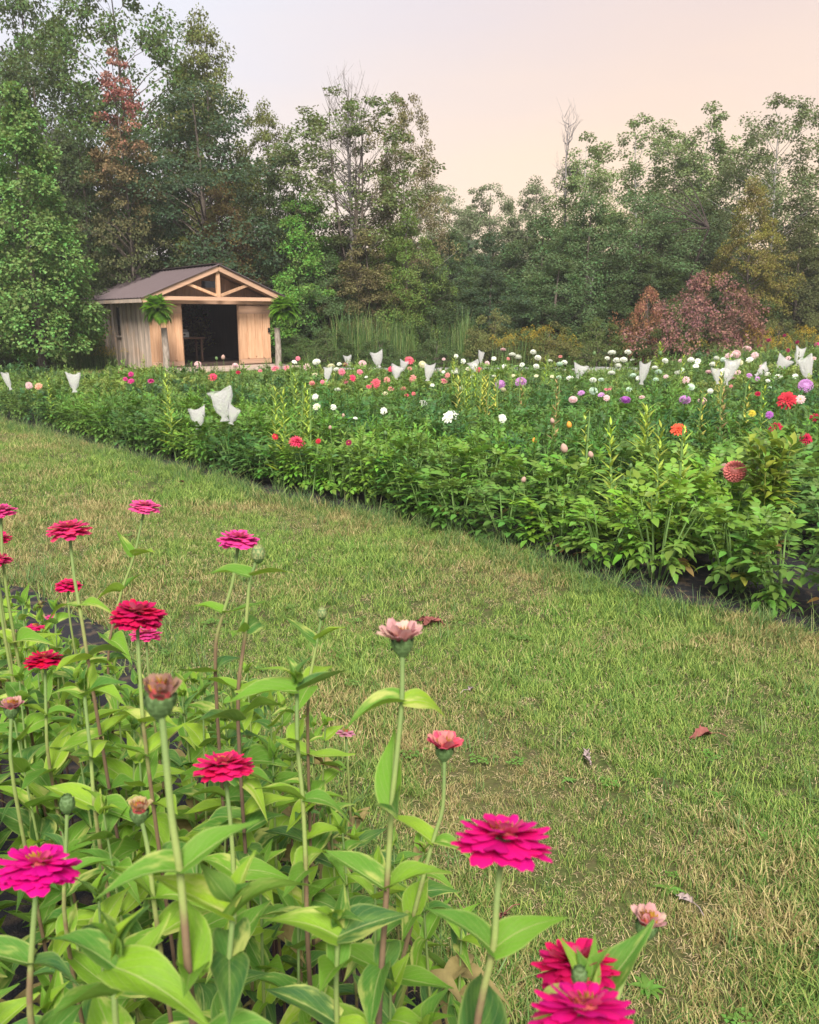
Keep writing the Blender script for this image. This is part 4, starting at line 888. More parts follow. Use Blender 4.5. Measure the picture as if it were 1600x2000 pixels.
BLM = [ # px, py, size px, colour, name, type
 (537,719,15,PK_,'pink','dec'),(582,700,10,PK_,'pink','ball'),(575,707,11,WH,'white','ball'),(599,716,15,PP,'pale pink','dec'),(559,718,11,PK_,'pink','ball'),(618,707,12,WH,'white','ball'),(668,726,15,PK_,'pink','dec'),(657,722,9,WH,'white','pom'),
 (703,726,13,PK_,'pink','dec'),(689,738,15,HP,'hot pink','dec'),(708,711,12,PP,'pale pink','ball'),(733,749,21,CO,'coral','dec'),(720,755,11,CO,'coral','dec'),(756,742,13,SA,'salmon','dec'),(763,759,14,SA,'salmon','dec'),(764,720,13,HP,'hot pink','ball'),
 (800,703,20,CO,'coral','dec'),(805,739,16,SA,'salmon','dec'),(825,712,11,(.7,.68,.45),'cream','ball'),(874,733,11,SA,'salmon','dec'),(867,744,15,PK_,'pink','dec'),(827,787,16,WH,'white','dec'),(750,803,15,WH,'white','dec'),(879,813,30,WH,'white','dec'),(982,817,18,WH,'white','dec'),
 (615,775,13,WH,'white','dec'),(618,794,15,(.7,.7,.5),'cream','dec'),(651,795,13,WH,'white','dec'),(978,751,15,LI,'lilac','ball'),(1018,747,17,LI,'lilac','ball'),(537,853,13,RR,'rust red','open'),(580,863,32,HP,'hot pink','cac'),(621,862,11,RR,'rust red','dec'),(681,865,12,DC,'dark red','open'),(694,817,9,WH,'white','open'),
 (983,683,9,PP,'pale pink','pom'),(1001,693,11,WH,'white','pom'),(1012,698,11,WH,'white','pom'),(1042,688,9,WH,'white','pom'),(1051,699,10,WH,'white','pom'),(1048,716,9,WH,'white','pom'),(1074,705,9,WH,'white','pom'),(1103,708,9,WH,'white','pom'),
 (1196,689,12,WH,'white','pom'),(1227,688,10,WH,'white','pom'),(1219,703,11,WH,'white','pom'),(1205,704,10,WH,'white','pom'),(1114,739,11,WH,'white','pom'),(1159,743,10,WH,'white','pom'),(1187,700,8,WH,'white','pom'),(1189,758,15,PK_,'pink','dec'),(1136,767,14,LI,'lilac','ball'),(1160,764,13,GW,'greenish white','ball'),
 (1120,781,13,PP,'pale pink','ball'),(1175,771,13,LI,'lilac','ball'),(1186,777,13,PP,'pale pink','ball'),(1222,782,17,PU,'purple','ball'),(1230,761,9,GW,'greenish white','pom'),(1254,776,13,PP,'pale pink','open'),(1339,782,17,LI,'lilac','ball'),(1341,742,14,PP,'pale pink','open'),(1351,756,11,GW,'greenish white','ball'),(1373,784,13,PP,'pale pink','ball'),
 (1363,706,13,WH,'white','ball'),(1360,715,12,WH,'white','ball'),(1424,694,15,PP,'pale pink','ball'),(1439,692,13,PP,'pale pink','ball'),(1460,682,13,PP,'pale pink','ball'),(1475,694,15,PP,'pale pink','ball'),(1465,702,14,WH,'white','ball'),(1431,711,13,WH,'white','open'),(1416,728,15,WH,'white','ball'),(1521,737,17,WH,'white','open'),(1465,733,12,LI,'lilac','dec'),(1442,727,12,PP,'pale pink','dec'),
 (1575,754,21,LI,'lilac','ball'),(1539,781,36,RR,'bright red','dec'),(1565,780,18,PP,'pale pink','open'),(1482,769,13,CR,'crimson','dec'),(1505,810,15,PU,'purple','dec'),(1594,815,22,CR,'crimson','dec'),(1517,834,25,CR,'crimson','dec'),(1577,857,25,CR,'crimson','cac'),(1327,838,31,(.72,.10,.05),'orange-red','dec'),(1471,807,15,YE,'yellow','dec'),(1438,922,33,(.72,.24,.22),'salmon pink','ball'),
 (56,753,15,PP,'pale pink','dec'),(74,754,14,PE,'peach','dec'),(237,723,13,MA,'magenta','dec'),(255,731,11,MA,'magenta','dec'),(244,740,10,MA,'magenta','dec'),(255,744,13,MA,'magenta','dec'),(294,744,14,MA,'magenta','dec'),(415,736,17,HP,'hot pink','dec'),(386,712,10,PP,'pale pink','ball'),(459,714,9,PP,'pale pink','ball'),(465,727,10,CR,'crimson','dec'),(508,724,9,PK_,'pink','dec'),
 (1484,676,8,DC,'dark red','dec'),(1502,664,8,DC,'dark red','dec'),(1558,668,8,DC,'dark red','dec'),(1540,684,9,DC,'dark red','dec'),(1597,672,10,MA,'magenta','dec'),(1533,655,7,DC,'dark red','dec'),(1590,700,12,PP,'pale pink','ball'),
 (905,705,11,WH,'white','dec'),(928,715,12,WH,'white','dec'),(915,720,11,(.7,.68,.5),'cream','dec'),(965,700,10,WH,'white','dec'),(952,709,10,PP,'pale pink','dec'),(985,715,10,WH,'white','dec'),(935,722,11,CO,'coral','dec'),(1020,712,10,WH,'white','dec'),(888,728,11,WH,'white','pom'),(845,752,9,WH,'white','dec'),
 (1280,718,9,WH,'white','pom'),(1300,705,9,WH,'white','pom'),(1325,728,10,WH,'white','pom'),(1282,742,9,GW,'greenish white','pom'),(1175,742,9,GW,'greenish white','pom'),(1238,733,9,GW,'greenish white','pom'),(1385,727,10,PP,'pale pink','pom'),(1393,712,10,WH,'white','pom'),(1490,716,12,PP,'pale pink','dec'),(1500,730,12,WH,'white','dec'),(1555,735,12,WH,'white','dec'),(1540,700,11,PP,'pale pink','dec'),(1400,700,9,WH,'white','pom'),
]
def field_pt(px, py, dz=0.):
    best = None
    for Yi in np.arange(4.5, 27.5, .25):
        p = atY(px, py, float(Yi)); tz = .60 + .004 * Yi + .03 * min(8, max(0, p.x - 5.0)) * (Yi > 12) + dz
        if not poly_in(bed, np.array([p.x]), np.array([p.y - .22]))[0]: continue
        e = abs(p.z - tz)
        if best is None or e < best[0]: best = (e, p)
    return best[1]
def landmark(px, py):
    if px < 110: return 'at the far left end of the field'
    if px < 310: return 'before the shed side wall'
    if px < 480: return 'before the open shed doorway'
    if px < 560: return 'before the right shed door'
    if px < 850: return ('in the front rows left of centre' if py > 770 else 'in the far rows right of the shed')
    if px < 1080: return ('in the middle rows near the yellow stalks' if py > 735 else 'in the far rows below the brushy shrub')
    if px < 1300: return ('in the middle rows right of the yellow stalks' if py > 735 else 'beside the gravel drive strip')
    if px < 1500: return ('in the rows right of the tall stalks' if py > 735 else 'among the pale blooms below the sumac')
    return ('near the right edge of the field' if py > 735 else 'at the far right below the aspens')
LAB = {}
rb = random.Random(11)
for k in range(70):
    px = rb.uniform(600, 1590); py = rb.uniform(695, 765) if px > 860 else rb.uniform(708, 775)
    c, cn = rb.choice([(WH, 'white'), (WH, 'white'), (PP, 'pale pink'), (GW, 'greenish white'), (LI, 'lilac'), (SA, 'salmon'), ((.7, .68, .45), 'cream')] if px > 860 else [(PK_, 'pink'), (WH, 'white'), (SA, 'salmon'), (CO, 'coral'), ((.7, .68, .45), 'cream')])
    if any(abs(px - b[0]) + abs(py - b[1]) < 13 for b in BLM): continue
    BLM.append((px, py, rb.uniform(7, 11), c, cn, rb.choice(['pom', 'dec', 'ball'])))
def regname(o, base): LAB.setdefault(base, []).append(o)
for px, o, l in GOLD: regname(o, (px, l))
for (px, py, sz, c, cn, ty) in BLM:
    if ty == 'ball' and sz < 16 and random.random() < .55: ty = random.choice(['dec', 'open', 'dec'])
    p = field_pt(px, py); d = proj(p)[2]; dia = sz / F * d * 1.15
    t = empty('dahlia_flower', (p.x, p.y + .02, 0), random.uniform(0, 6.28), cat='dahlia'); rz = t.rotation_euler.z
    regname(t, (px, '%s %s dahlia %s' % (('large' if sz > 24 else 'small' if sz < 10 else ''), cn, landmark(px, py))))
    bend = Vector((random.uniform(-.05, .05), random.uniform(-.05, .05), 0)); top = Vector((0, 0, p.z - dia * .3)); mb = MB(); mb.tube([bend * 2, top * .5 + bend, top], [.006, .005, .004], 5, False); link('stem', mb.mesh('stem', M_greenstem), t)
    b = link('bloom', BL[ty], t, loc=(0, 0, p.z), color=c); b.scale = (dia, dia, dia * random.uniform(.6, .95))
    tilt = random.uniform(.3, 1.3); az_ = math.atan2(-p.y, -p.x) - rz + random.uniform(-.5, .5)   # blooms look outward over the lawn
    if ty in ('pom',): tilt = random.uniform(0, .5)
    b.rotation_euler = (Matrix.Rotation(az_, 3, 'Z') @ Matrix.Rotation(tilt, 3, 'Y')).to_euler()
    if d < 14:
        for k in range(4):
            a = random.uniform(0, 6.28); z = p.z * random.uniform(.45, .85); lf = link('leaf', random.choice(CLM), t, color=(.08, .17, .05)); lf.matrix_local = Matrix.Translation((0, 0, z)) @ frame1((math.cos(a), math.sin(a), .4), (0, 0, 1)).to_4x4()
# buds / faded heads
def bud_mesh(r1, c):
    mb = MB(); mb.lathe([(0, -.6), (.35, -.5), (.5, -.1), (.42, .3), (.2, .6), (0, .7)], 9); return mb.mesh('bud', c, True)
BUDG = bud_mesh(1, M_calyx); BUDF = bud_mesh(1, M_faded); BUDO = bud_mesh(1, simple('orange_bud_petal', (.62, .28, .04), .7, .3, 40))
for (px, py, sz, me, cn) in [(1414,913,14,BUDF,'faded brown'),(1102,876,15,BUDF,'faded brown'),(1154,888,11,BUDF,'faded cream'),(1023,937,10,BUDF,'faded cream'),(1112,830,11,BUDO,'orange'),(1044,861,10,BUDO,'orange'),(542,880,8,BUDG,'green'),(436,698,8,BUDF,'faded brown'),(423,700,6,BUDG,'green'),(1260,810,8,BUDG,'green'),(1079,822,9,BUDF,'faded brown'),(1446,815,9,BUDG,'green'),(1182,853,9,BUDG,'green'),(645,835,7,BUDF,'faded brown'),(671,812,7,BUDF,'faded brown'),(1290,690,9,BUDG,'green'),(753,846,8,BUDG,'green'),(1232,910,8,BUDG,'green'),(1016,745,7,BUDG,'green'),(858,808,6,BUDG,'green'),(1161,690,7,BUDG,'green')]:
    p = field_pt(px, py); d = proj(p)[2]; t = empty('dahlia_bud', (p.x, p.y, 0), 0, cat='dahlia bud'); regname(t, (px, '%s dahlia bud %s' % (cn, landmark(px, py))))
    mb = MB(); mb.tube([(.03, 0, 0), (.02, .01, p.z * .5), (0, 0, p.z)], [.006, .005, .003], 5, False); link('stem', mb.mesh('stem', M_greenstem), t); b = link('bud', me, t, loc=(0, 0, p.z)); b.scale = (sz / F * d,) * 3; b.rotation_euler = (random.uniform(-.4, .4), random.uniform(-.4, .4), 0)

# tall seed-stalk plants
def stalk_mesh(seed, Hs=1.0, n=46, L_=.15, wd=.022):
    r = random.Random(seed); mb = MB(); mb.tube([(0, 0, 0), (.01, .01, Hs * .5), (0, .02, Hs)], [.007, .006, .004], 5); lf = leaf_t(1, 3, 1, wd / L_, lance, .15, .2); P_, Fm = [], []
    for i in range(n):
        t = .12 + .88 * i / n; a = i * 2.4; e = .65 + .6 * t; P_.append((0, 0, Hs * t)); Fm.append(np.array(frame1((math.cos(a) * math.cos(e), math.sin(a) * math.cos(e), math.sin(e)), (0, 0, 1) if e < 1.4 else (1, 0, 0))) * L_ * (1.1 - .65 * t) * r.uniform(.8, 1.15))
    mb.inst(lf, np.array(Fm), np.array(P_), 1); return mb.mesh('stalk', [M_greenstem, M_dahlia])
SM = [stalk_mesh(1), stalk_mesh(2, 1.0, 36, .12), stalk_mesh(3, 1.0, 60, .2, .03)]
for (px, py, v, c, s) in [(905,735,0,0,1),(918,728,1,0,1),(930,722,0,0,1),(942,730,1,0,1),(952,740,0,1,1),(965,735,0,0,1),(893,745,0,1,1),(975,748,1,1,1),(938,742,0,1,1),(912,745,0,0,1),(573,712,1,0,1),(575,740,0,0,1),(585,760,0,0,1),(530,770,0,0,1),(548,775,0,0,1),(600,770,0,0,1),
    (1080,770,1,2,1),(1290,675,2,0,1.3),(1258,808,2,0,1),(1205,838,0,0,1),(1398,710,1,1,1),(1404,730,1,1,1),(1412,745,0,1,1),(1020,735,1,2,1),(1090,745,1,2,1),(1330,700,0,0,1),(1292,845,0,0,1),(1345,850,0,0,1),(1372,770,1,1,1),(1420,765,1,2,1),(1455,760,1,1,1),(1495,760,1,0,1),(1150,815,1,0,1),(1425,690,1,0,1),(890,715,0,0,1),(884,700,0,0,1),(1065,700,0,0,1),(335,760,0,0,1),(95,742,1,0,1),(320,742,0,0,1)]:
    p = field_pt(px, py, .26); o = link('seed_stalk_plant', SM[v], loc=(p.x, p.y, 0), color=[(.36, .46, .08), (.50, .48, .12), (.32, .22, .10)][c]); o.scale = (s * 1.7, s * 1.7, p.z * 1.05); o.rotation_euler = (random.uniform(-.06, .06), random.uniform(-.06, .06), random.uniform(0, 6))
    tag(o, cat='tall plant', group='tall narrow-leaved stalks in the field'); regname(o, (px, '%s leafy stalk %s' % (['yellow-green', 'yellowed', 'dry brownish'][c], landmark(px, py))))
# big leafy upright plant near right edge
pl = atZ(1490, 1105, 0); pl = Vector((pl.x, pl.y, 0)); bp = empty('amaranth_plant', pl, 0, label='tall upright yellow-green plant with long leaves near the right edge', cat='tall plant')
BIGL = []
for s in range(3): mb = MB(); mb.add(*leaf_t(4, 7, .20, .062, lance, .35 + .15 * s, .3, .05)); BIGL.append(mb.mesh('long_leaf', M_dahlia, True))
Ht = atY(1490, 850, pl.y).z; mb = MB(); tops = []
for s in range(11):
    a = s / 11 * 6.28; q = .02 + .16 * random.random(); e = Vector((math.cos(a) * q * 1.1, math.sin(a) * q * 1.1, Ht * random.uniform(.82, 1.0))); tops.append(e); mb.tube([(math.cos(a) * .04, math.sin(a) * .04, 0), e * .5, e], [.006, .005, .003], 6)
link('stem', mb.mesh('stem', simple('yellow_stem', (.26, .28, .06), .6), True), bp)
for e in tops:
    for k in range(26):
        t = .25 + .74 * k / 26; a = k * 2.4 + random.uniform(-.3, .3); el_ = .2 + .9 * t; p = e * t; d = (math.cos(a) * math.cos(el_), math.sin(a) * math.cos(el_), math.sin(el_)); lf = link('leaf', random.choice(BIGL), bp, color=random.choice([(.18, .28, .045), (.13, .23, .045), (.28, .34, .06)])); lf.matrix_local = Matrix.Translation(p) @ frame1(d, (0, 0, 1)).to_4x4() @ Matrix.Scale(random.uniform(.75, 1.05) * (1.15 - .35 * t), 4)
# coleus-like dark low plants at right edge get the same bushes already

# ------------------------------------------------------------------ organza bags
def bag_mesh(seed):
    r = random.Random(seed); mb = MB(); prof = [(-.5, .15, .06), (-.40, .09, .05), (-.34, .09, .05), (-.2, .19, .10), (.05, .26, .13), (.3, .31, .09), (.46, .34, .03), (.5, .345, .006)]; S_ = 16; V = []
    for z, a, b in prof:
        for k in range(S_):
            g_ = 2 * math.pi * k / S_; n_ = 1 + .20 * math.sin(5 * g_ + seed + z * 3) + .12 * r.uniform(-1, 1); V.append((a * math.cos(g_) * n_ + .06 * (z + .3) * (seed % 3 - 1), b * math.sin(g_) * n_, z + .05 * math.sin(g_ * 2 + seed) * (z > 0) + ((.05 * abs(math.cos(g_)) ** 3 + .06 * math.cos(g_) * (seed - 1.5)) if z > .4 else 0)))
    Fc = [[j * S_ + k, j * S_ + (k + 1) % S_, (j + 1) * S_ + (k + 1) % S_, (j + 1) * S_ + k] for j in range(len(prof) - 1) for k in range(S_)]; mb.add(V, Fc); return mb.mesh('bag_cloth', M_bag, True)
BAG = [bag_mesh(k) for k in range(4)]
BG_ = [(15,745,20,34,'leftmost white mesh bag, folded over, at the far left end of the field'),(144,748,26,36,'white mesh bag among leaves left of the shed'),(386,818,38,40,'low white mesh bag with leaves showing through, left of the tallest one'),(436,793,44,60,'tallest near white mesh bag tied over a stem before the shed'),(455,812,26,34,'small white mesh bag touching the right side of the tallest near one'),(680,705,17,20,'small square white bag in the far row right of the shed'),(737,703,26,30,'tilted white mesh bag with pointed corner in the far row'),(640,732,17,28,'narrow white mesh bag near the pink blooms right of the shed'),(775,728,24,26,'lower of two white mesh bags left of the coral bloom'),(788,715,18,20,'upper of two white mesh bags under the coral bloom'),(837,728,22,32,'pointed white mesh bag right of the coral bloom'),(927,716,22,20,'low white mesh bag hidden among cream blooms'),(940,700,12,26,'thin upright white bag above the yellow stalks'),(1132,726,28,26,'white mesh bag in front of the gravel drive'),(1256,730,21,42,'drop-shaped white mesh bag right of the gravel strip'),(1425,728,28,48,'large square white bag among pale blooms'),(1400,735,16,30,'narrow bag left of the large square white bag'),(1527,712,30,28,'cream bag bending right at the far right'),(1560,697,26,36,'slanted pinkish bag, highest at the far right'),(1577,722,28,46,'upright bag nearest the right edge'),(1487,725,18,30,'white bag between the square one and the bending one')]
for i, (px, py, wp, hp, lb) in enumerate(BG_):
    p = field_pt(px, py + hp * .2); p = atY(px, py, p.y - .05); d = proj(p)[2]; o = link('mesh_bag', BAG[i % 4], loc=p); o.scale = (wp / F * d / .72, wp / F * d / .9, hp / F * d / 1.0); o.rotation_euler = (random.uniform(-.1, .1), random.choice([-1, 1]) * random.uniform(.02, .3) + (.7 if 'bending' in lb else 0) + (.5 if 'slanted' in lb else 0), random.uniform(-.5, .5)); tag(o, lb, 'bag', 'white organza bags tied over dahlia blooms')

# ------------------------------------------------------------------ zinnias in the foreground
ZL = []
for s in range(9):
    r_ = random.Random(s); mb = MB(); mb.add(*leaf_t(6, 9, .1, r_.uniform(.036, .046), sess, [.1, .3, .6, .2, -.15, .5, .25, .8, .0][s], r_.uniform(.25, .8), r_.uniform(.03, .09), r_.uniform(-.9, .9))); ZL.append(mb.mesh('zinnia_leaf', M_zleaf, True))
ZLD = [ZL[2].copy(), ZL[7].copy()]
for me_ in ZLD: me_.materials[0] = simple('withered_zinnia_leaf', (.20, .16, .06), .8, .4, 40, .4)
def zpetal(L_, wd, droop, cup):
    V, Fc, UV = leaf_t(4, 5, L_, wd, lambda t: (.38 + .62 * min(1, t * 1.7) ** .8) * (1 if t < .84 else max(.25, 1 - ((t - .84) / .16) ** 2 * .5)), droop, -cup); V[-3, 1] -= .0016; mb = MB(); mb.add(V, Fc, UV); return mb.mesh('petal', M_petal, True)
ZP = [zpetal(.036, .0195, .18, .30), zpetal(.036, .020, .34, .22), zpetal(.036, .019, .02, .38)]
def calyx_mesh():
    mb = MB(); mb.lathe([(.0025, -.020), (.004, -.017), (.010, -.010), (.0125, -.002), (.0105, .003), (0, .004)], 12); sc_ = leaf_t(1, 2, .008, .006, lambda t: 1 - .6 * t * t, .2, -.2); Fm, P_ = [], []
    for k in range(4):
        for i in range(10):
            a = (i + .5 * (k % 2)) / 10 * 6.283; rr = [.0075, .0105, .0125, .0125][k]; P_.append((rr * math.cos(a), rr * math.sin(a), -.013 + k * .004)); Fm.append(np.array(frame1((math.cos(a) * .35, math.sin(a) * .35, 1), (math.cos(a), math.sin(a), 0))))
    mb.inst(sc_, np.array(Fm), np.array(P_)); return mb.mesh('calyx', M_calyx, True)
CAL = calyx_mesh()
def disc_mesh():
    mb = MB(); mb.lathe([(.009, .002), (.0095, .008), (.006, .013), (0, .015)], 12); P_, Fm = [], []
    for i in range(26):
        q = math.sqrt((i + .5) / 26) * .0095; a = i * 2.4; P_.append((q * math.cos(a), q * math.sin(a), .012 - q * .35)); Fm.append(np.array(frame1((math.cos(a) * .4, math.sin(a) * .4, 1), (1, 0, 0))) * .008)
    mb.inst(rhomb, np.array(Fm), np.array(P_), 1); return mb.mesh('disc', [simple('disc_core', (.30, .05, .05), .8, .4, 150), M_disc], True)
DISC = disc_mesh()
def tilt_m(tx, ty): return Matrix.Rotation(ty, 4, 'Y') @ Matrix.Rotation(tx, 4, 'X')
def VD(root, pos):
    p = root.location + pos; return math.atan2(H - p.z, math.hypot(p.x, p.y))
def zflower(root, pos, s, col, tx, ty, style='full'):
    fl = link('flower', CAL, root); fl.matrix_local = Matrix.Translation(pos) @ tilt_m(tx * .3 + (-.10 if style in ('cup', 'wither', 'dry') else -max(0, VD(root, pos) - R(8))), ty) @ Matrix.Diagonal((s, s, s * (1 if style in ('cup', 'wither', 'dry') else .78), 1))
    rings = {'full': ((16, 1.0, -.14), (15, .95, .02), (13, .84, .28), (11, .66, .62), (8, .46, 1.0)), 'dense': ((17, 1.0, -.22), (16, 1.0, -.05), (15, .93, .2), (14, .82, .45), (12, .66, .75), (9, .5, 1.1)),
             'flat': ((15, 1.0, -.06), (12, .86, .16)), 'cup': ((14, .74, .95), (11, .62, 1.15)), 'dry': ((9, .5, 1.25), (8, .48, 1.4), (5, .44, 1.5)), 'wither': ((11, .6, 1.1), (7, .5, 1.3))}[style]
    for k, (n_, L_, el_) in enumerate(rings):
        for i in range(n_):
            a = (i + .5 * (k % 2)) / n_ * 6.283 + random.uniform(-.07, .07); e = el_ + random.uniform(-.13, .13); d = Vector((math.cos(a) * math.cos(e), math.sin(a) * math.cos(e), math.sin(e)))
            c = col
            if style in ('cup', 'wither') and random.random() < .5: c = tuple(min(.8, x * .6 + y * .4) for x, y in zip(col, (.62, .50, .34)))
            pt = link('petal', ZP[(i + k) % 3], fl, color=c); pt.matrix_local = Matrix.Translation((math.cos(a) * .005, math.sin(a) * .005, .001 + k * .0022)) @ frame1(d, Vector((0, 0, 1)) - Vector((math.cos(a), math.sin(a), 0)) * .2).to_4x4() @ Matrix.Scale(L_ * random.uniform(.92, 1.06), 4)
    link('disc', DISC, fl)
    return fl
def zbud(root, pos, s, m, tx=0, ty=0):
    mb = MB(); mb.lathe([(.003, -.016), (.008, -.012), (.0125, -.002), (.0125, .006), (.009, .014), (.003, .017), (0, .0175)], 12); Fm, P_ = [], []; t = leaf_t(1, 2, .011, .0075, lambda t: 1 - .5 * t * t, -.1, -.2)
    for k in range(4):
        for i in range(9):
            a = (i + .5 * (k % 2)) / 9 * 6.283; rr = [.009, .0125, .0128, .010][k]; P_.append((rr * math.cos(a), rr * math.sin(a), -.010 + k * .006)); Fm.append(np.array(frame1((math.cos(a) * (.25 - .2 * k), math.sin(a) * (.25 - .2 * k), 1), (math.cos(a), math.sin(a), 0))))
    mb.inst(t, np.array(Fm), np.array(P_), 1); b = link('bud', mb.mesh('bud', [M_calyx, m], True), root); b.matrix_local = Matrix.Translation(pos) @ tilt_m(tx, ty) @ Matrix.Scale(s, 4)
def zleafpair(root, p, ang, elev, size, tangent=None, lab=None):
    for sg in (0, math.pi):
        a = ang + sg + random.uniform(-.15, .15); e = elev + random.uniform(-.2, .2); d = (math.cos(a) * math.cos(e), math.sin(a) * math.cos(e), math.sin(e)); up = (random.uniform(-.5, .5), random.uniform(-.5, .5), 1)
        lf = link('leaf', random.choice(ZLD if (p[2] < .42 and random.random() < .3) else ZL), root); lf.matrix_local = Matrix.Translation(p) @ frame1(d, up).to_4x4() @ Matrix.Scale(size / .1 * random.uniform(.82, 1.15), 4)
MGc = (.68, .006, .20); CRc = (.70, .014, .14); PKc = (.68, .06, .25); DRc = (.52, .008, .085); FDc = (.58, .33, .32); RSc = (.70, .09, .16)
# path: list of (px, py); depth along the optical axis; style; colour; flower scale; leaf nodes as path fractions are automatic
ZF = [
 ([(980,1668),(970,1760),(966,1850),(925,2010)], .69, 'full', MGc, 1.10, (.12,.10), 'big magenta zinnia standing alone over the lawn at lower right', [(966,1850)]),
 ([(1128,1914),(1126,2040)], .75, 'dense', (.66,.008,.13), 1.02, (.25,-.05), 'magenta-red zinnia behind the one cut by the bottom edge', []),
 ([(1142,2012),(1145,2120)], .60, 'full', MGc, 1.05, (.30,.05), 'magenta zinnia cut off by the bottom edge', []),
 ([(72,1718),(66,1800),(60,1880),(55,2000)], .80, 'full', (.68,.004,.25), 1.05, (.25,.12), 'magenta zinnia at the lower left edge', [(60,1880)]),
 ([(440,1515),(450,1600),(457,1700),(458,1860),(458,2000)], 1.05, 'full', CRc, 1.02, (.12,-.05), 'rose-red zinnia in the middle of the foreground foliage', [(457,1700)]),
 ([(268,1218),(274,1330),(280,1430)], 1.25, 'dense', DRc, 1.08, (.08,.06), 'thick dark crimson zinnia left of centre', [(280,1420)]),
 ([(136,1048),(145,1130),(158,1200),(175,1310)], 1.45, 'full', (.70,.04,.16), 1.0, (-.02,-.08), 'red zinnia on a tall stem, second from the left at the top', [(158,1190)]),
 ([(465,1068),(455,1140),(437,1195),(415,1270)], 1.45, 'full', (.72,.06,.30), 1.0, (.02,.10), 'pink-magenta zinnia on the tallest right-hand stem', [(437,1190)]),
 ([(281,1000),(262,1090),(238,1150),(205,1280)], 1.95, 'full', (.72,.09,.30), .98, (.02,.10), 'highest pink zinnia with bare stem over the lawn', [(262,1090)]),
 ([(133,1153),(134,1200)], 2.3, 'dense', CRc, .95, (.1,.0), 'small crimson zinnia behind the tall red one\'s stem', []),
 ([(88,1302),(90,1400),(92,1480)], 1.5, 'full', (.52,.004,.06), .95, (.0,.0), 'flat crimson zinnia low at the left', [(90,1390)]),
 ([(286,1250),(290,1330)], 1.9, 'full', PKc, .95, (0,.05), 'pink zinnia directly under the thick dark crimson one', []),
 ([(786,1275),(786,1370),(775,1480),(765,1570),(758,1700),(748,1850),(738,2010)], .90, 'cup', FDc, .98, (.05,-.03), 'faded pale zinnia cup on a tall stem in the centre', [(784,1375),(765,1572),(755,1745)]),
 ([(868,1480),(867,1580),(846,1640),(815,1760),(785,1880),(755,2000)], 1.15, 'cup', RSc, 1.02, (.0,.05), 'fading rose and cream zinnia right of the pale cup', [(846,1640),(800,1800)]),
 ([(1255,1828),(1215,1920),(1188,2010)], .90, 'wither', FDc, .95, (.05,.15), 'withering dusty pink zinnia at the lower right', []),
 ([(676,1440),(680,1500)], 1.9, 'flat', (.62,.26,.36), .62, (.1,.1), 'tiny pale pink zinnia above a leaf in the centre', []),
 ([(2,1010),(5,1120)], 1.6, 'full', PKc, .75, (0,0), 'pink zinnia half cut by the left edge, uppermost', []),
 ([(-6,1062),(-4,1150)], 1.7, 'full', CRc, .75, (0,0), 'crimson zinnia cut by the left edge, second from top', []),
 ([(-4,1105),(0,1200)], 1.6, 'full', (.58,.03,.14), .7, (0,0), 'crimson zinnia cut by the left edge, lowest of three', []),
 ([(70,1232),(74,1280)], 2.3, 'flat', CRc, .7, (0,.1), 'half hidden crimson zinnia beside the black ground cover', []),
 ([(108,1212),(110,1260)], 2.5, 'flat', PKc, .75, (0,.1), 'small pink zinnia above the black ground cover', []),
 ([(22,1400),(18,1500)], 1.3, 'wither', (.42,.18,.20), .9, (.1,.1), 'withered pinkish zinnia near the left edge', []),
]
ZB = [
 ([(315,1385),(322,1460),(335,1600),(352,1700),(362,1820),(375,1990)], .66, M_faded, .98, 'large brown blurred zinnia bud on a thick stem', [(347,1690),(365,1930)]),
 ([(500,1098),(487,1135),(483,1190),(478,1250),(460,1370)], 1.3, M_seed, .85, 'green and cream seed head right of the pink-magenta zinnia', [(487,1130),(478,1245)]),
 ([(627,1212),(617,1265),(598,1360)], 1.5, M_seed, .68, 'small green bud over the lawn in the centre', [(618,1255)]),
 ([(276,1600),(290,1660),(302,1780)], .95, M_faded, .85, 'spent yellowish bud near the lower left', [(302,1760)]),
 ([(131,1590),(128,1680),(122,1800)], 1.1, M_calyx, .80, 'small green bud above the magenta zinnia at lower left', [(126,1700)]),
 ([(1134,1938),(1140,2010)], .64, M_calyx, .50, 'round green bud in front of the magenta-red zinnia', []),
 ([(580,1350),(580,1450),(592,1560),(598,1700),(600,1840)], 1.05, M_calyx, .35, 'tall leafy shoot with upright leaves in the centre left', [(580,1350),(580,1440),(592,1550),(597,1690)]),
 ([(165,1360),(178,1480),(185,1600)], 1.3, M_calyx, .35, 'leafy zinnia shoot left of the brown bud', [(166,1370),(178,1470)]),
 ([(660,1830),(655,1950)], .85, M_calyx, .35, 'bright leafy shoot low in the centre', [(660,1840),(657,1900)]),
 ([(455,1790),(445,1900),(440,2000)], .72, M_calyx, .35, 'large leafy shoot at the bottom left of centre', [(455,1795),(446,1880)]),
 ([(225,1890),(222,2000)], .66, M_calyx, .35, 'broad-leaved shoot at the bottom left', [(224,1880),(222,1960)]),
 ([(1150,1960),(1150,2080)], .72, M_calyx, .3, 'pale-leaved shoot between the two lowest magenta zinnias', [(1145,1960)]),
]
def to_ground(P_):
    a, b = P_[-2], P_[-1]; d = (b - a); d.z = 0; e = Vector((b.x + min(.08, max(-.08, d.x)) , b.y + .12, 0)); return P_ + [b.lerp(e, .5) + Vector((0, 0, 0)), e]
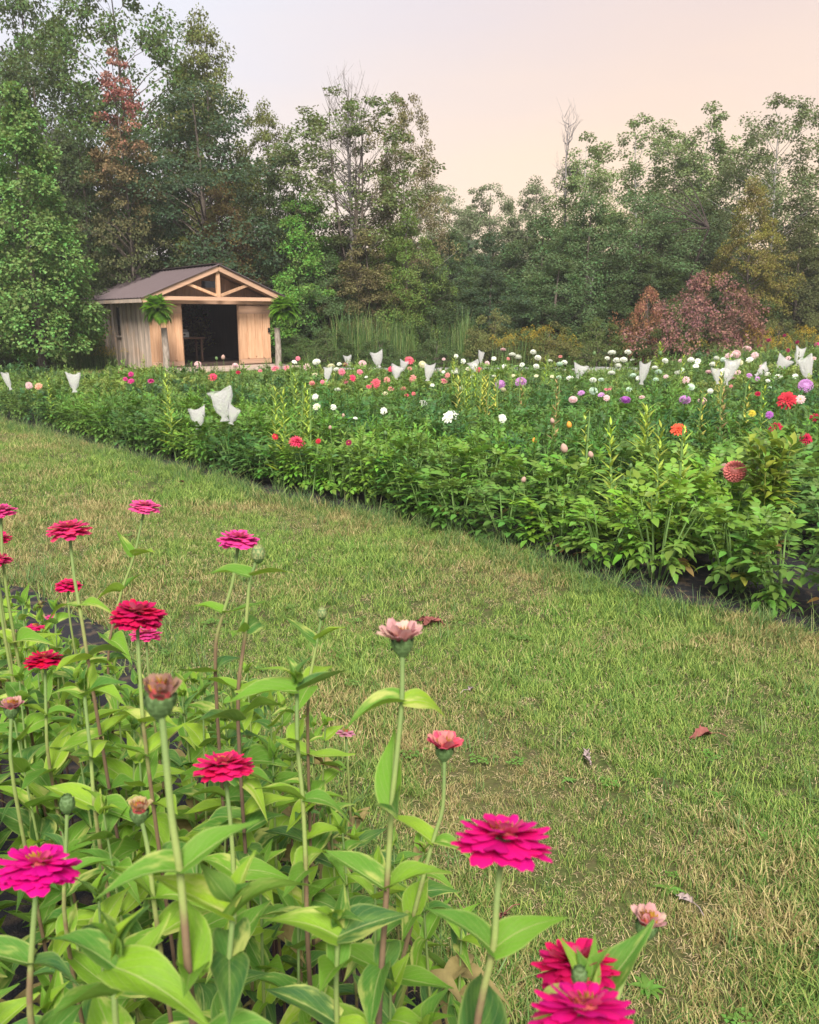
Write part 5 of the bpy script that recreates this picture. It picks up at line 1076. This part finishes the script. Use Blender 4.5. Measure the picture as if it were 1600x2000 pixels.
def zplant(path, depth, label, nodes, top_cb, rad=.0027, grp=None):
    P_ = [atD(px, py, depth * (1 + .004 * i)) for i, (px, py) in enumerate(path)]; base = to_ground(P_)[-1]; root = empty('zinnia_plant', base, 0, label=label, cat='zinnia plant', group=grp)
    pts = [p - base for p in to_ground(P_)]; dense = []
    for a, b in zip(pts[:-1], pts[1:]): dense += [a.lerp(b, k / 4) for k in range(4)]
    dense.append(pts[-1])
    for _ in range(2): dense = [dense[0]] + [(dense[i - 1] + dense[i] * 2 + dense[i + 1]) / 4 for i in range(1, len(dense) - 1)] + [dense[-1]]
    n_ = len(dense); mb = MB(); mb.tube(dense, [rad * (.95 + .5 * i / n_) * (1.25 if i == 0 else 1) for i in range(n_)], 8); link('stem', mb.mesh('stem', M_stem, True), root)
    top_cb(root, dense[0] + (dense[0] - dense[1]).normalized() * .012)
    zs = []; ang = random.uniform(-.5, .5)
    for (npx, npy) in nodes:
        q = min(dense, key=lambda v: (lambda pr: abs(pr[1] - npy))(proj(tuple(v + base)))); zleafpair(root, q, ang, random.uniform(.3, .75), random.uniform(.07, .09)); ang += 1.4; zs.append(q.z)
    z0 = (min(zs) if zs else pts[0].z - .22) - .09
    while z0 > .2:
        q = min(dense, key=lambda v: abs(v.z - z0)); q = Vector((q.x, q.y, z0)) if False else q; zleafpair(root, q, ang, random.uniform(.1, .55), random.uniform(.075, .105)); ang += 1.5; z0 -= random.uniform(.085, .12)
    return root
for path, dp, st, c, s, (tx, ty), lb, nd in ZF: zplant(path, dp, lb, nd, lambda r, p: zflower(r, p, s, c, tx, ty, st))
for path, dp, m_, s, lb, nd in ZB: zplant(path, dp, lb, nd, lambda r, p: (zleafpair(r, p, .6, 1.2, .05) or zleafpair(r, p, 2.2, 1.3, .04)) if 'shoot' in lb else (zflower(r, p - Vector((0,0,.004)), s, (.30,.19,.13) if 'brown' in lb else (.45,.36,.18), .3, .1, 'dry') if m_ is M_faded else zbud(r, p, s, m_)), rad=.0028 if 'brown' in lb else .0025)
# filler plants of the zinnia bed
outline = [(-300, 1090), (0, 1130), (60, 1150), (150, 1215), (215, 1220), (245, 1290), (330, 1290), (450, 1275), (540, 1290), (600, 1380), (640, 1480), (700, 1560), (800, 1590), (850, 1690), (890, 1760), (905, 1900), (1000, 1990), (1200, 2040), (1300, 2100)]
ox_, oy_ = zip(*outline)
def zfill(x, y, h, n_stem):
    root = empty('zinnia_plant', (x, y, 0), 0, label='leafy zinnia plant without an open flower in the massed foreground bed', cat='zinnia plant', group='leafy zinnia plants crowding the foreground bed')
    for s in range(n_stem):
        a = random.uniform(0, 6.28); q = random.uniform(.02, .07) if n_stem > 1 else .02; hh = h * random.uniform(.82, 1) if s else h; top = Vector((math.cos(a) * q, math.sin(a) * q, hh)); mid = top * .5 + Vector((random.uniform(-.02, .02), random.uniform(-.02, .02), 0)); b = Vector((math.cos(a) * .01, math.sin(a) * .01, 0))
        mb = MB(); mb.tube([top, mid.lerp(top, .5), mid, b.lerp(mid, .5), b], [.0018, .0026, .0032, .0036, .004], 6); link('stem', mb.mesh('stem', M_stem, True), root)
        z = hh; ang = random.uniform(0, 3.14); k = 0
        while z > .22:
            t = z / hh; q_ = (mid.lerp(top, (t - .5) * 2) if t > .5 else b.lerp(mid, t * 2)); sz = (.055 if k == 0 else .078 if k == 1 else random.uniform(.09, .118)) ; zleafpair(root, q_, ang, 1.1 if k == 0 else .65 if k == 1 else random.uniform(.2, .85), sz * .95); ang += 1.57 + random.uniform(-.3, .3); z -= .045 if k == 0 else random.uniform(.06, .09); k += 1
        zleafpair(root, top, ang, 1.25, .04)
rz_ = random.Random(21); nfill = 0; placed = []
tries = 0
while nfill < 150 and tries < 12000:
    tries += 1; y = rz_.uniform(.42, 4.6); x = rz_.uniform(-.56 * y - .35, .35)
    if not poly_in(zbed, np.array([x]), np.array([y]))[0]: continue
    md_ = .095 + .03 * y
    if any((x - a) ** 2 + (y - b) ** 2 < md_ ** 2 for a, b in placed): continue
    h = rz_.uniform(.78, .98)
    for _ in range(30):
        u, v_, d = proj((x, y, h + .05))
        if v_ >= np.interp(u, ox_, oy_) + rz_.uniform(0, 50): break
        h -= .03
    if h < .3: continue
    placed.append((x, y)); zfill(x, y, h, 1 if y < 1.4 else 2); nfill += 1

# ------------------------------------------------------------------ fallen leaves and weeds on the lawn
def crumple(seed, s, m, n_lobes=1):
    r = random.Random(seed); mb = MB()
    for k in range(n_lobes):
        V, Fc, UV = leaf_t(6, 8, s, s * .5, ovate, r.uniform(-.3, .3), .5, .12, r.uniform(-1.2, 1.2)); a = k / max(1, n_lobes) * 5.5 + r.uniform(-.3, .3); c, s_ = math.cos(a), math.sin(a); V = V + np.array([[r.uniform(-.006, .006) * 1 for _ in range(3)] for _ in range(len(V))]); V[:, 2] = V[:, 2] + .018 + np.abs(V[:, 0]) * .5
        W = np.stack([V[:, 0] * c - V[:, 1] * s_, V[:, 0] * s_ + V[:, 1] * c, V[:, 2]], 1); mb.add(W, Fc, UV)
    mb.tube([(0, 0, .02), (-.02, -.03, .03), (-.03, -.05, .02)], .0015, 4); return mb.mesh('fallen_leaf', m, True)
for (px, py, s, m_, nl, lb) in [(842,1218,.085,M_leafdead,5,'crumpled dark red fallen leaf in the middle of the lawn'),(1388,1437,.095,M_leafdead,1,'curled reddish brown leaf on the right side of the lawn'),(985,1790,.05,M_leafdead,1,'small brown leaf near the big magenta zinnia stem'),(1143,1482,.05,M_leafgrey,2,'pale dried leaf scrap in the lawn'),(918,1352,.04,M_leafgrey,1,'tiny pinkish dried petal in the lawn'),(1352,1768,.04,M_leafgrey,1,'small grey-purple dried leaf beside a green weed'),(350,943,.07,M_leafdead,1,'distant brown leaf on the left lawn')]:
    p = atZ(px, py, .02); o = link('fallen_leaf', crumple(int(px), s, m_, nl), loc=(p.x, p.y, .012)); o.rotation_euler[2] = random.uniform(0, 6); tag(o, lb, 'leaf')
for i, (px, py, s, lb) in enumerate([(1305,1745,1.,'broad-leaved green weed rosette in the lawn at right'),(1265,1940,.9,'bright curly weed near the bottom beside the magenta zinnia'),(620,1265,.7,'small light green weed below the seed head'),(1490,1640,.7,'small weed rosette at the right side of the lawn'),(1110,1530,.5,'tiny weed in the middle of the lawn'),(905,1610,.5,'pale weed by the lawn edge in the centre')]):
    p = atZ(px, py, 0); t = empty('lawn_weed', (p.x, p.y, 0), 0, label=lb, cat='weed')
    for k in range(9):
        a = k * .75 + random.uniform(-.2, .2); e = random.uniform(.15, .8); lf = link('leaf', ZL[k % 5] if False else BIGL[k % 3], t, color=(.12, .24, .05)); lf.matrix_local = Matrix.Translation((0, 0, .01)) @ frame1((math.cos(a) * math.cos(e), math.sin(a) * math.cos(e), math.sin(e)), (0, 0, 1)).to_4x4() @ Matrix.Scale(.32 * s * random.uniform(.7, 1.2), 4)

# ------------------------------------------------------------------ labels made unique
ORD = ['first', 'second', 'third', 'fourth', 'fifth', 'sixth', 'seventh', 'eighth', 'ninth', 'tenth', 'eleventh', 'twelfth', 'thirteenth', 'fourteenth', 'fifteenth', 'sixteenth', 'seventeenth', 'eighteenth', 'nineteenth', 'twentieth', 'twenty-first', 'twenty-second', 'twenty-third', 'twenty-fourth', 'twenty-fifth']
byl = {}
for (px, lb), os_ in LAB.items():
    for o in os_: byl.setdefault(' '.join(lb.split()), []).append((px, o))
for lb, L_ in byl.items():
    L_.sort(key=lambda a: a[0])
    for i, (px, o) in enumerate(L_): o['label'] = lb if len(L_) == 1 else '%s, %s from left' % (lb, ORD[min(i, 24)])
# two goldenrod etc. in the same spot keep a shared label and group

# ------------------------------------------------------------------ haze
mb = MB(); mb.box(-75, 75, -20, 95, -1, 24); hz = mb.mesh('haze', []) ; hm = mat('haze_air'); g_ = NG(hm); v = g_.n('ShaderNodeVolumePrincipled'); v.inputs['Color'].default_value = (.90, .88, .90, 1); v.inputs['Density'].default_value = .0012; v.inputs['Anisotropy'].default_value = .2; oo = g_.n('ShaderNodeOutputMaterial'); g_.t.links.new(v.outputs[0], oo.inputs['Volume']); hz.materials.append(hm)
tag(link('haze', hz), 'thin evening haze in the air', kind='stuff')
